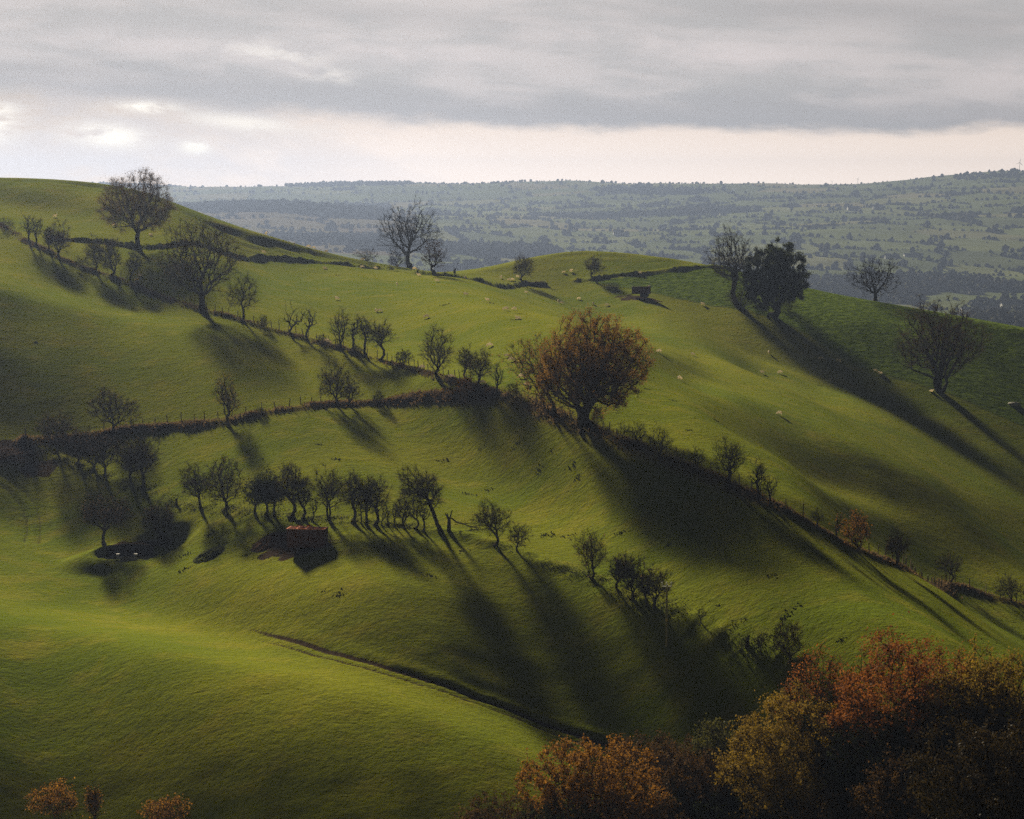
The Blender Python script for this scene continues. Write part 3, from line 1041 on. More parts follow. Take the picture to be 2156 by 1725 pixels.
T = [
    # (u, v, height, width, name, kind, group, dx, options, label)
    (291, 523, 156, 158, 'oak_tree', 'oak', None, 0, dict(leafper=90, cb=.22, n=850, dens=1.6), 'large round brown oak standing highest on the left skyline hill'),
    (427, 654, 192, 172, 'oak_tree', 'oak', None, -8, dict(leafper=14, cb=.20, n=820, dens=1.1), 'large spreading nearly bare oak inside palings on the upper fence line'),
    (510, 677, 96, 64, 'hawthorn_tree', 'thorn', G_UP, 4, dict(stems=2), 'twin-stemmed thorn tree just right of the spreading bare oak'),
    (64, 514, 64, 36, 'hawthorn_tree', 'thin', G_UP, -3, {}, 'thin bare leftmost tree at the top of the upper hedgerow'),
    (73, 517, 60, 32, 'hawthorn_tree', 'thin', G_UP, 6, {}, 'thin bare tree second from the left in the upper hedgerow'),
    (103, 530, 52, 26, 'hawthorn_tree', 'thorn', G_UP, 0, {}, 'small slender thorn close against the dense purple-brown bush tree'),
    (124, 543, 75, 50, 'hawthorn_tree', 'bushy', G_UP, 3, {}, 'dense purple-brown rounded thorn in the upper hedgerow at far left'),
    (200, 573, 72, 38, 'hawthorn_tree', 'bushy', G_UP, 0, dict(stems=2), 'reddish thorn with ivy stems, left one of a touching pair on the upper hedgerow'),
    (231, 581, 76, 42, 'hawthorn_tree', 'bushy', G_UP, 4, dict(leafper=26), 'reddish leaning thorn, right one of a touching pair on the upper hedgerow'),
    (281, 601, 71, 36, 'hawthorn_tree', 'thorn', G_UP, 4, dict(gnarl=2.4, n=130, cb=.45), 'small crook-stemmed thorn alone between the reddish pair and the bare oak'),
    (618, 708, 68, 62, 'dead_thorn_tree', 'dead', G_UP, 0, dict(n=60, cb=.30, leafper=0), 'leafless dead thorn with wide forked antler branches on the upper hedgerow'),
    (648, 717, 74, 34, 'dead_thorn_tree', 'dead', G_UP, 3, dict(n=64), 'leafless narrow dead thorn right beside the antler-branched one'),
    (716, 737, 84, 40, 'ash_tree', 'upright', G_UP, 0, dict(cb=.16, n=190), 'bare upright tree with a fan of straight branches on the upper hedgerow'),
    (736, 741, 80, 30, 'hawthorn_tree', 'thin', G_UP, 20, dict(gnarl=2.2), 'bare thorn leaning to the right, first of three close together on the upper hedgerow'),
    (769, 749, 88, 30, 'hawthorn_tree', 'thin', G_UP, 0, dict(n=130), 'tall thin bare thorn, middle of three close together on the upper hedgerow'),
    (798, 758, 81, 52, 'hawthorn_tree', 'thorn', G_UP, 0, dict(cb=.42), 'flat-crowned thorn on a bare stem, last of three on the upper hedgerow'),
    (850, 775, 40, 36, 'hawthorn_tree', 'thorn', G_UP, 0, dict(leaf=L_brown, leafper=30), 'smallest thorn on the upper hedgerow, low with a brown crown'),
    (924, 797, 108, 72, 'field_maple_tree', 'upright', G_UP, -4, dict(n=330, leafper=16, leaf=L_brown, lsize=.12, shape='oval', cb=.15), 'tall oval tree with thin brown leaves at the lower end of the upper hedgerow'),
    (981, 800, 70, 34, 'hawthorn_tree', 'thorn', G_UP, 0, dict(leafper=26), 'small dark thorn behind the orange shrub, left of its taller neighbour'),
    (1011, 822, 84, 50, 'hawthorn_tree', 'thorn', G_UP, 0, dict(leafper=30), 'dark thorn with a leaning crown just right of the orange shrub'),
    (1047, 832, 68, 28, 'hawthorn_tree', 'thin', G_UP, 0, dict(n=90), 'thin scraggy thorn where the three hedgerows meet'),
    (863, 561, 137, 130, 'ash_tree', 'bigbare', None, -4, dict(n=640, cb=.26, shape='dome'), 'tall bare tree standing dark against the valley on the left skyline'),
    (913, 569, 68, 60, 'ash_tree', 'bigbare', None, 0, dict(n=260, cb=.12, leafper=22, leaf=L_brown, lsize=.14), 'smaller brown tree close right of the tall bare skyline tree'),
    (1102, 595, 56, 48, 'hawthorn_tree', 'bushy', None, 0, dict(cb=.26, leafper=30), 'small round thorn beside the hurdles and trough below the green mound'),
    (1252, 586, 47, 38, 'hawthorn_tree', 'bushy', None, 0, dict(cb=.24, leafper=40), 'smallest round lone thorn at the foot of the green mound'),
    (1557, 647, 163, 108, 'ash_tree', 'bigbare', None, -26, dict(n=560, cb=.30, leafper=3, leaf=L_faded), 'tall bare tree behind the dark green oak on the right skyline'),
    (1623, 667, 151, 132, 'oak_tree', 'dark', None, 10, dict(n=560, cb=.13, leafper=170, leaf=L_dark, lsize=.24, twl=.04, R=.75, rough=.22), 'dark green full-leaved oak on the right skyline'),
    (1843, 633, 104, 104, 'ash_tree', 'bigbare', None, -4, dict(n=460, cb=.16, gnarl=1.5, shape='oval', rough=1.3), 'lone bare tree with drooping right side on the right skyline'),
    (1977, 827, 190, 178, 'ash_tree', 'upright', None, 0, dict(n=760, cb=.20, stems=5, leafper=26, leaf=L_brown, lsize=.15, twl=.05, dens=1.5, gnarl=1.4, shape='dome', bf=.55, rough=.6), 'large many-stemmed sparse tree on the dark crop slope at far right'),
    (1238, 905, 233, 228, 'oak_tree', 'leafy', None, 14, dict(n=1000, cb=.19, leafper=185, leaf=L_oak, lsize=.15, twl=.045, R=.85, rough=.3), 'biggest rust-orange oak at the centre of the picture'),
    (1165, 876, 160, 142, 'ash_tree', 'upright', None, -42, dict(n=520, cb=.22, stems=2, leafper=26, leaf=L_oak, lsize=.13, twl=.055, gnarl=1.4, dens=1.2), 'left-leaning thin orange tree touching the biggest rust-orange oak'),
    (1310, 928, 40, 34, 'hawthorn_tree', 'thin', G_MR, 0, dict(dens=.9, leafper=3, n=80, cb=.2), 'low bare thorn nearest right of the biggest oak'),
    (1343, 945, 59, 40, 'hawthorn_tree', 'thorn', G_MR, 0, dict(dens=.9, leafper=3, n=150), 'second thorn right of the biggest oak, on a wavy stem'),
    (1390, 968, 71, 50, 'hawthorn_tree', 'thorn', G_MR, 0, dict(dens=.9, leafper=3, n=170, cb=.22), 'third thorn right of the biggest oak, with a wide open crown'),
    (1470, 997, 58, 42, 'hawthorn_tree', 'thorn', G_MR, -4, dict(dens=.9, leafper=3, n=120), 'small thorn touching the left side of the dark upright tree on the right-hand bank'),
    (1538, 1026, 106, 64, 'hawthorn_tree', 'thorn', G_MR, -4, dict(dens=.9, leafper=3, n=330, cb=.30), 'dark upright tree standing tallest on the right-hand bracken bank'),
    (1594, 1054, 93, 36, 'hawthorn_tree', 'thin', G_MR, 0, dict(dens=.9, leafper=3, n=140), 'slender bare thorn two along from the tallest on the right-hand bank'),
    (1620, 1064, 64, 44, 'hawthorn_tree', 'thorn', G_MR, 0, dict(dens=.9, leafper=3, n=150), 'bushy bare thorn just right of the slender one on the right-hand bank'),
    (1721, 1115, 48, 36, 'hawthorn_tree', 'thin', G_MR, 0, dict(dens=.9, leafper=3, n=90), 'pale small bare thorn left of the golden bush tree'),
    (1764, 1136, 57, 26, 'hawthorn_tree', 'thin', G_MR, 2, dict(dens=.9, n=70, leafper=10, leaf=L_orange), 'thin thorn with few orange leaves touching the golden bush tree'),
    (1803, 1159, 80, 62, 'hazel_tree', 'leafy', G_MR, 0, dict(n=200, cb=.08, leaf=L_orange, leafper=70, lsize=.15), 'golden-orange leafy bush tree on the right-hand bracken bank'),
    (1888, 1193, 76, 50, 'hawthorn_tree', 'thorn', G_MR, 0, dict(dens=1.5, leafper=8, stems=2, n=240), 'twin-stemmed grey thorn right of the golden bush tree'),
    (1999, 1225, 62, 60, 'hawthorn_tree', 'thorn', G_MR, 0, dict(dens=1.4, n=220, leafper=6), 'open bare round thorn second from the right on the bracken bank'),
    (2130, 1267, 58, 62, 'holly_tree', 'dark', G_MR, 0, dict(cb=.12, leafper=70, lsize=.14, leaf=L_olive), 'dark green bush tree at the right edge on the bracken bank'),
    (236, 913, 95, 106, 'hawthorn_tree', 'bushy', G_MID, 4, dict(n=300, cb=.24, leafper=16), 'wide dark brown thorn alone on the left part of the middle bank'),
    (478, 890, 95, 56, 'hazel_tree', 'leafy', G_MID, -4, dict(n=220, cb=.10, leaf=L_ochre, leafper=24, lsize=.12, shape='oval', dens=1.4), 'upright yellow-orange tree alone on the middle bank'),
    (705, 852, 89, 74, 'hawthorn_tree', 'bushy', G_MID, 0, dict(n=260, cb=.14, leafper=16), 'dark round thorn, larger one of a pair on the middle bank'),
    (738, 853, 62, 42, 'hawthorn_tree', 'bushy', G_MID, 2, dict(n=150, cb=.10, leafper=14), 'dark thorn, smaller one of a pair on the middle bank'),
    (115, 955, 84, 84, 'hawthorn_tree', 'bushy', G_CL, 6, dict(n=270, leafper=30, cb=.18), 'domed dark thorn nearest the field gate'),
    (161, 976, 68, 62, 'hawthorn_tree', 'bushy', G_CL, 4, dict(leafper=22), 'dark thorn second below the gate, behind taller neighbours'),
    (192, 990, 80, 56, 'hawthorn_tree', 'bushy', G_CL, 0, dict(leafper=20), 'dark thorn in the middle of the cluster below the gate'),
    (220, 1004, 90, 62, 'hawthorn_tree', 'bushy', G_CL, 0, dict(leafper=20, cb=.24), 'dark thorn with a thick trunk left of the twin trees below the gate'),
    (277, 1024, 100, 56, 'hawthorn_tree', 'thorn', G_CL, -4, dict(n=230, leafper=16), 'left one of the twin brown trees ending the cluster below the gate'),
    (298, 1030, 115, 68, 'hawthorn_tree', 'thorn', G_CL, 2, dict(n=300, leafper=16), 'right and taller one of the twin brown trees ending the cluster below the gate'),
    (220, 1147, 108, 114, 'hawthorn_tree', 'bushy', None, 2, dict(n=320, cb=.34, leafper=20, gnarl=1.7, dens=1.2), 'wide crooked thorn on the left end of the dark pond'),
    (338, 1147, 88, 70, 'hawthorn_tree', 'bushy', None, -2, dict(n=240, cb=.30, leafper=20), 'smaller thorn on the right end of the dark pond'),
    (424, 1070, 88, 60, 'hawthorn_tree', 'bushy', G_ROW, -14, dict(cb=.30, leafper=18, gnarl=1.8), 'thorn with a trunk curving left at the left end of the row behind the trailer'),
    (473, 1076, 112, 92, 'hawthorn_tree', 'bushy', G_ROW, -4, dict(n=300, cb=.22, leafper=18), 'broad brown thorn second from the left in the row behind the trailer'),
    (538, 1083, 80, 52, 'holly_tree', 'dark', G_ROW, 4, dict(cb=.26), 'black-green ivy-clad tree left of the other dense dark ones'),
    (560, 1085, 90, 46, 'holly_tree', 'dark', G_ROW, 0, dict(cb=.28), 'black-green dense tree, tallest of the dark clump, on a slim trunk'),
    (578, 1088, 82, 50, 'holly_tree', 'dark', G_ROW, 2, dict(cb=.34, leafper=90), 'dark dense tree on a thick trunk right of the black-green clump'),
    (608, 1091, 116, 60, 'hawthorn_tree', 'thorn', G_ROW, 6, dict(n=260, leafper=22, cb=.34), 'tall brown curved thorn rising just above the left end of the trailer'),
    (636, 1093, 92, 42, 'hawthorn_tree', 'thorn', G_ROW, 0, dict(leafper=16), 'thorn directly behind the middle of the rusty trailer'),
    (656, 1094, 52, 24, 'hawthorn_sapling', 'thin', G_ROW, 8, dict(n=60), 'small sapling leaning right behind the right end of the trailer'),
    (694, 1096, 105, 74, 'hawthorn_tree', 'thorn', G_ROW, 0, dict(n=280, leafper=22, stems=2), 'twin-trunked broad thorn just right of the rusty trailer'),
    (743, 1100, 106, 42, 'hawthorn_tree', 'thorn', G_ROW, 4, dict(leafper=16), 'tall narrow thorn after the gap right of the twin-trunked one'),
    (760, 1101, 54, 24, 'hawthorn_sapling', 'thin', G_ROW, 0, dict(n=60), 'short thin stem between two taller narrow thorns of the row'),
    (772, 1103, 92, 34, 'hawthorn_tree', 'thorn', G_ROW, 0, dict(n=150), 'narrow dark thorn left of the broad-crowned one in the row'),
    (790, 1105, 103, 58, 'hawthorn_tree', 'thorn', G_ROW, 0, dict(n=220, leafper=10), 'broad-crowned thorn in the middle right part of the row'),
    (805, 1106, 46, 18, 'hawthorn_sapling', 'thin', G_ROW, 8, dict(n=45), 'wavy sapling bending right beside the broad-crowned thorn'),
    (816, 1107, 42, 18, 'hawthorn_sapling', 'thin', G_ROW, 0, dict(n=45), 'lowest thin sapling in the right part of the row'),
    (830, 1108, 50, 24, 'hawthorn_sapling', 'thin', G_ROW, 0, dict(n=60), 'straight thin sapling right of the lowest sapling of the row'),
    (850, 1111, 78, 42, 'hawthorn_tree', 'thorn', G_ROW, 0, dict(n=150, stems=3, cb=.2), 'many-stemmed thorn under the leaning tree of the row'),
    (872, 1113, 68, 32, 'hawthorn_tree', 'thin', G_ROW, 0, dict(n=90), 'thin tree behind the crown of the leaning tree, on a dark stem'),
    (891, 1117, 68, 34, 'hawthorn_tree', 'thin', G_ROW, 0, dict(n=90), 'thin tree directly left of the leaning trunk'),
    (928, 1120, 136, 92, 'hawthorn_tree', 'thorn', G_ROW, -56, dict(n=330, cb=.42, leafper=8, gnarl=1.2), 'large bare tree leaning far to the left at the right end of the row'),
    (1042, 1148, 93, 78, 'hawthorn_tree', 'thorn', G_LOW, -8, dict(n=270, leafper=6, cb=.26), 'round bare thorn first on the lower bank after the leaning tree'),
    (1089, 1160, 61, 46, 'hawthorn_tree', 'thorn', G_LOW, 4, dict(n=170, cb=.22), 'smaller round thorn second on the lower bank after the leaning tree'),
    (1245, 1219, 105, 84, 'hawthorn_tree', 'upright', G_LOW, 0, dict(n=320, stems=2, cb=.14, leafper=4, leaf=L_faded), 'twin-trunked fan-shaped thorn on its own mound of the lower bank'),
    (1305, 1247, 84, 42, 'hawthorn_tree', 'thorn', G_LOW, -4, dict(leafper=14), 'dark thorn left in the tangle behind the utility pole'),
    (1330, 1261, 98, 54, 'hawthorn_tree', 'bushy', G_LOW, 0, dict(leafper=14), 'tallest dark thorn in the tangle behind the utility pole'),
    (1361, 1276, 78, 36, 'hawthorn_tree', 'thorn', G_LOW, -8, dict(n=130), 'thorn leaning left in the tangle behind the utility pole'),
    (1378, 1281, 89, 62, 'hawthorn_tree', 'bushy', G_LOW, 2, dict(leafper=14, n=220), 'round thorn directly behind the utility pole'),
    (1472, 1316, 39, 28, 'hawthorn_sapling', 'thin', G_LOW, 6, dict(n=60, cb=.45), 'tiny windswept thorn alone right of the utility pole'),
    (1600, 1373, 43, 30, 'hawthorn_sapling', 'thin', G_LOW, 2, dict(n=80), 'small thin thorn between the stump and the lowest bank tree'),
    (1661, 1393, 88, 72, 'hawthorn_tree', 'thorn', G_LOW, -8, dict(n=260, leafper=5, stems=2, cb=.22), 'open-crowned thorn last on the lower bank beside the wood'),
]
for (u, v, h, w_, nm, kd, gr, dx, op, lb) in T:
    cat = 'tree'
    op = dict(op)
    if kd == 'thin':
        op.pop('leafper', None) if op.get('leafper', 9) < 4 else None
    plant(u, v, h, w_, nm, lb, cat, gr, kd, dx, **op)
BUSH = [
    (12, 482, 22, 44, 'bush', {}, None, 'dark scrubby bush at the left edge on top of the upper hedgerow'),
    (169, 563, 22, 26, 'bush', {}, None, 'low dark bush in the upper hedgerow left of the reddish pair'),
    (553, 690, 26, 26, 'bush', dict(leafper=14), None, 'round bare bush left of the dead antler-branched thorn'),
    (676, 724, 20, 26, 'bush', dict(leafper=14), None, 'faint bush right of the narrow dead thorn'),
    (752, 744, 18, 20, 'bush', {}, None, 'dark bush at the foot of the three close thorns'),
    (987, 827, 36, 42, 'shrub', dict(leaf=L_orange, leafper=90, lsize=.13), None, 'small bright orange shrub in the upper hedgerow'),
    (797, 851, 28, 26, 'bush', dict(leaf=L_dark, leafper=80), None, 'small black-green bush on the middle bank right of the pair'),
    (548, 872, 15, 24, 'bush', {}, None, 'tiny green-brown bush on the middle bank right of the yellow tree'),
    (773, 541, 25, 62, 'bush', dict(leafper=24, stems=3), None, 'wide low thicket on the skyline left of the tall bare tree'),
    (836, 556, 34, 40, 'bush', dict(leafper=8, stems=3), None, 'twiggy low bush at the left foot of the tall bare skyline tree'),
    (1563, 655, 56, 62, 'bush', dict(leaf=L_brown, leafper=40, stems=3, n=200), None, 'brown leafy thicket between the tall bare and the dark green trees'),
    (1660, 655, 34, 40, 'bush', dict(leaf=L_olive, leafper=44, stems=3), None, 'olive thicket at the right foot of the dark green oak'),
    (1080, 838, 34, 30, 'bush', dict(leaf=L_olive, leafper=30), None, 'olive bush where the bracken banks meet'),
    (1255, 895, 34, 30, 'bush', dict(leaf=L_oak, leafper=40), None, 'small leafy shoots at the foot of the biggest oak'),
    (345, 1150, 22, 40, 'bush', dict(leafper=50), None, 'low dark scrub on the right rim of the pond'),
]
for (u, v, h, w_, nm, op, gr, lb) in BUSH:
    plant(u, v, h, w_, nm, lb, 'bush', gr, 'bush', **op)
# the wood at the lower right: crown centre column, crown top row, distance, height in metres, width
WOOD = [
    (1735, 1360, 322, 10.0, 7.4, L_red, 20, .15, 'russet thinly leaved tree at the upper left of the wood'),
    (1925, 1352, 315, 12.5, 14.0, L_red, 42, .17, 'widest russet-red tree crowning the wood'),
    (2105, 1364, 318, 11.5, 9.5, L_ochre, 46, .17, 'golden tree at the right edge behind the russet crown'),
    (2020, 1440, 292, 11.0, 12.5, L_shaded, 62, .19, 'blackish green tree under the russet crown at the right'),
    (2150, 1500, 280, 10.5, 10.0, L_shaded, 60, .19, 'blackish green tree cut by the right edge below the golden one'),
    (1880, 1500, 276, 10.0, 9.5, L_dark, 62, .18, 'blackish green tree filling the middle of the wood'),
    (1697, 1474, 258, 12.0, 14.2, L_ochre, 80, .17, 'big round ochre-yellow tree at the front of the wood'),
    (1512, 1512, 276, 7.5, 4.6, L_olive, 56, .16, 'small dark olive tree left of the ochre-yellow one'),
    (1400, 1546, 266, 7.0, 9.2, L_brown, 60, .16, 'brown tree behind the front orange one at the track end'),
    (1240, 1564, 248, 8.6, 11.2, L_orange, 66, .17, 'wide orange tree at the bottom centre where the track ends'),
    (1482, 1590, 246, 8.8, 9.0, L_brown, 64, .16, 'rusty brown tree between the orange and the ochre trees'),
    (1965, 1575, 248, 10.0, 12.5, L_brown, 56, .17, 'dusky brown tree at the bottom right corner of the wood'),
    (2120, 1590, 244, 10.0, 11.0, L_shaded, 60, .18, 'blackish tree in the bottom right corner'),
    (1060, 1672, 240, 4.6, 7.5, L_brown, 50, .14, 'low brown thicket at the bottom edge left of the orange tree'),
    (1560, 1640, 240, 7.5, 9.0, L_dark, 56, .16, 'shadowy tree below the rusty brown one at the bottom edge'),
    (1330, 1660, 238, 6.0, 9.0, L_brown, 50, .16, 'dim brown tree at the bottom edge below the orange one'),
    (1800, 1640, 242, 8.0, 10.0, L_brown, 50, .16, 'dim brown tree at the bottom edge right of the ochre-yellow one'),
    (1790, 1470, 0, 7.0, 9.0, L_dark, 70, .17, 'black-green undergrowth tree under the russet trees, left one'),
    (1930, 1500, 0, 7.5, 9.5, L_shaded, 70, .17, 'dusky undergrowth tree under the russet trees, right one'),
    (2080, 1520, 0, 7.0, 10.0, L_shaded, 60, .17, 'dim brown undergrowth at the right edge of the wood'),
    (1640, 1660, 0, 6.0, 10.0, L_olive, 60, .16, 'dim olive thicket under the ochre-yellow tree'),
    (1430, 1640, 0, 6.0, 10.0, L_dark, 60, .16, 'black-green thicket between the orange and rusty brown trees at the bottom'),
    (1900, 1640, 0, 6.5, 12.0, L_shaded, 60, .16, 'dusky thicket along the bottom edge at the right'),
    (2080, 1660, 0, 6.0, 11.0, L_shaded, 60, .16, 'lowest dim brown thicket in the bottom right corner'),
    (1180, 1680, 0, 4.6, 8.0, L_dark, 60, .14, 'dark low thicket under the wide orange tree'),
    (112, 1640, 238, 3.4, 4.2, L_rusty, 50, .13, 'rusty orange bush at the bottom left corner'),
    (196, 1646, 237, 3.2, 1.3, L_rusty, 34, .12, 'narrow rusty shoot just right of the bottom left bush'),
    (348, 1674, 238, 2.8, 3.7, L_rusty, 50, .13, 'rusty orange bush second from the left at the bottom edge'),
]
for (u, vt, Y, H, W, lf, lp, ls, lb) in WOOD:
    rx, rz = ray(u, vt)
    H, W = H * 1.10, W * 1.30
    for Y in np.arange(335, 200, -1.0):                    # where a tree of this height reaches its crown row
        x = rx * Y
        zt = rz * Y
        zg = ground_at(x, Y)
        if zt - zg >= H * 1.02:
            break
    Hh = H
    small = H < 5
    nm = 'autumn_bush' if small and u < 400 else ('autumn_thicket' if small else 'autumn_tree')
    s_ = Y / F
    # a taller stem below keeps the crown at its size when the ground lies deeper
    cb_ = .10
    plant(0, 0, Hh / s_, W / s_, nm, lb, 'bush' if small else 'tree', G_WOOD if u > 900 else 'rusty bushes at the lower left', 'leafy', 0, seed=int(u * 3 + vt), pos=(x, Y, zg),
          cb=cb_, leaf=lf, leafper=lp * 2.6, rough=.65, lsize=ls, n=300 if small else 460, dens=1.1, stems=2 if small else 1, twl=.085 if small else .07)

# ------------------------------------------------------------------ stumps, rock, pile
def stump(u, v, hpx, name, label, forks, seed, wd_=1.0):
    r = np.random.default_rng(seed)
    P = cast(u, v, Zfun)
    h = hpx * P[1] / F
    b = B()
    b.bar((0, 0, -.2), (.05, 0, h * .55), h * .22 * wd_, 8, h * .15 * wd_)
    for i in range(forks):
        a = i * 6.28 / forks + r.random()
        b.bar((.05, 0, h * .5), (.05 + math.cos(a) * h * .22, math.sin(a) * h * .15, h * (.75 + .3 * r.random())), h * .11 * wd_, 6, h * .04 * wd_)
    o = link(name, b.mesh('stump', [M_bark]), loc=P, label=label, cat='tree stump')
    return o


stump(1573, 1361, 24, 'tree_stump', 'broken jagged stump on the lower bank near the wood', 5, 1)
stump(957, 576, 14, 'tree_stump', 'tiny slim dead stump on the skyline dip right of the tall bare tree', 2, 2)
stump(371, 1047 + 16, 16, 'tree_stump', 'short forked stump between the gate cluster and the row of hawthorns', 3, 4)
stump(945, 1118, 44, 'broken_trunk', 'broken upright trunk splitting from the leaning tree at the end of the row', 3, 5, .5)
# the fallen limb that hangs from it to the right
r_ = np.random.default_rng(8)
P = cast(950, 1112, Zfun)
sc = P[1] / F
b = B()
path = [(0, 0, 22), (12, 0, 12), (26, 0, 9), (40, 0, 3), (54, 0, 1), (66, 0, -5)]
pw = [np.array(q) * sc for q in path]
for i in range(len(pw) - 1):
    b.bar(pw[i], pw[i + 1], .13 - .02 * i, 6, .11 - .02 * i)
    for _ in range(5):
        q = pw[i + 1] + r_.normal(size=3) * .1
        e = q + r_.normal(size=3) * np.array([.5, .5, .35]) + np.array([.3, 0, .1])
        b.bar(q, e, .035, 4, .01)
        b.bar((q + e) / 2, (q + e) / 2 + r_.normal(size=3) * .35, .02, 3, .006)
link('fallen_branch', b.mesh('branch', [M_bark]), loc=P, label='fallen limb drooping to the ground right of the leaning tree', cat='branch')

P = cast(2134, 853, Zfun)
bm_V = []
u_, v_ = np.meshgrid(np.linspace(0, 2 * math.pi, 19)[:-1], np.linspace(0, math.pi, 10))
rr = 1 + .16 * np.sin(3 * u_ + 1) * np.sin(v_) + .12 * np.cos(5 * u_ + 2 * v_)
V = np.stack([rr * np.cos(u_) * np.sin(v_) * 1.9, rr * np.sin(u_) * np.sin(v_) * 1.2, rr * np.cos(v_) * .7], -1)
idq = np.arange(V.shape[0] * V.shape[1]).reshape(V.shape[:2])
Q = np.stack([idq[:-1], np.roll(idq, -1, 1)[:-1], np.roll(idq, -1, 1)[1:], idq[1:]], -1).reshape(-1, 4)
link('boulder', mk_mesh('boulder', V.reshape(-1, 3), Q, None, [M_stone]), loc=P, label='grey boulder lying in the dark crop at the right edge', cat='boulder')

# brushwood heap by the gate
r_ = np.random.default_rng(21)
P = cast(22, 962, Zfun)
n_ = 900
c_ = r_.normal(size=(n_, 3)) * np.array([2.6, 2.4, .45])
c_[:, 2] = np.abs(c_[:, 2]) * np.exp(-(c_[:, 0] / 3.4) ** 2 - (c_[:, 1] / 3) ** 2) + .06
gz = Zfun(c_[:, 0] + P[0], c_[:, 1] + P[1]) - P[2]
c_[:, 2] += gz
dd_ = r_.normal(size=(n_, 3)) * np.array([1, 1, .35])
dd_ *= (.35 + .7 * r_.random(n_))[:, None] / np.linalg.norm(dd_, axis=1, keepdims=True)
V, Q = frusta(c_ - dd_, c_ + dd_, np.full(n_, .03), np.full(n_, .012), 4)
M_brush = simple('dead_brushwood', (.17, .125, .105), .8, .5, 2.0)
link('brushwood_heap', mk_mesh('heap', V, Q, None, [M_brush]), loc=P, label='heap of pale dead brushwood beside the field gate at the left edge', cat='brush heap')


# ------------------------------------------------------------------ sheep
def skin_mesh(name, nodes, edges, mats, subs=2):
    me = bpy.data.meshes.new(name)
    me.from_pydata([n[:3] for n in nodes], edges, [])
    o = bpy.data.objects.new(name, me)
    COL.objects.link(o)
    s = o.modifiers.new('s', 'SKIN')
    for i, n in enumerate(nodes):
        sv = me.skin_vertices[0].data[i]
        sv.radius = (n[3], n[4] if len(n) > 4 else n[3])
        sv.use_root = i == 0
    o.modifiers.new('d', 'SUBSURF').levels = subs
    dg = bpy.context.evaluated_depsgraph_get()
    m2 = bpy.data.meshes.new_from_object(o.evaluated_get(dg))
    bpy.data.objects.remove(o)
    bpy.data.meshes.remove(me)
    m2.name = name
    m2.materials.clear()
    for m in mats:
        m2.materials.append(m)
    for p_ in m2.polygons:
        p_.use_smooth = True
    return m2


def sheep_mesh(pose):
    lie = pose == 'lying'
    z = .34 if lie else .56
    nd = [(-.38, 0, z, .20, .22), (-.12, 0, z + .01, .25, .27), (.15, 0, z + .01, .24, .26), (.36, 0, z - .01, .19, .20)]
    ed = [(0, 1), (1, 2), (2, 3)]
    if pose == 'grazing':
        nk = [(.50, 0, z - .10, .11), (.62, 0, z - .33, .085), (.72, 0, z - .45, .055)]
    elif pose == 'turned':
        nk = [(.48, .06, z + .16, .11), (.52, .16, z + .30, .085), (.56, .30, z + .27, .055)]
    else:
        nk = [(.49, 0, z + .16, .11), (.56, 0, z + .33, .085), (.72, 0, z + .29, .055)]
    k = len(nd)
    nd += nk
    ed += [(3, k), (k, k + 1), (k + 1, k + 2)]
    h = nk[1]
    for s in (-1, 1):                                     # ears
        nd.append((h[0] - .04, h[1] + s * .14, h[2] + .02, .022))
        ed.append((k + 1, len(nd) - 1))
    nd.append((-.60, 0, z - .05, .05))                    # tail
    ed.append((0, len(nd) - 1))
    for x, j in ((-.38, 0), (.34, 3)):
        for s in (-1, 1):
            i = len(nd)
            if lie:
                nd += [(x + .05, s * .17, .12, .07), (x + .22, s * .22, .06, .04)]
            else:
                nd += [(x, s * .11, z - .22, .075), (x + (.03 if j else -.03), s * .11, .22, .04), (x, s * .11, .02, .032)]
            ed.append((j, i))
            for q in range(i, len(nd) - 1):
                ed.append((q, q + 1))
    return skin_mesh('sheep', nd, ed, [M_fleece])


SHM = {p_: sheep_mesh(p_) for p_ in ('grazing', 'standing', 'turned', 'lying')}
G_SH = 'white sheep scattered over the hill pastures'
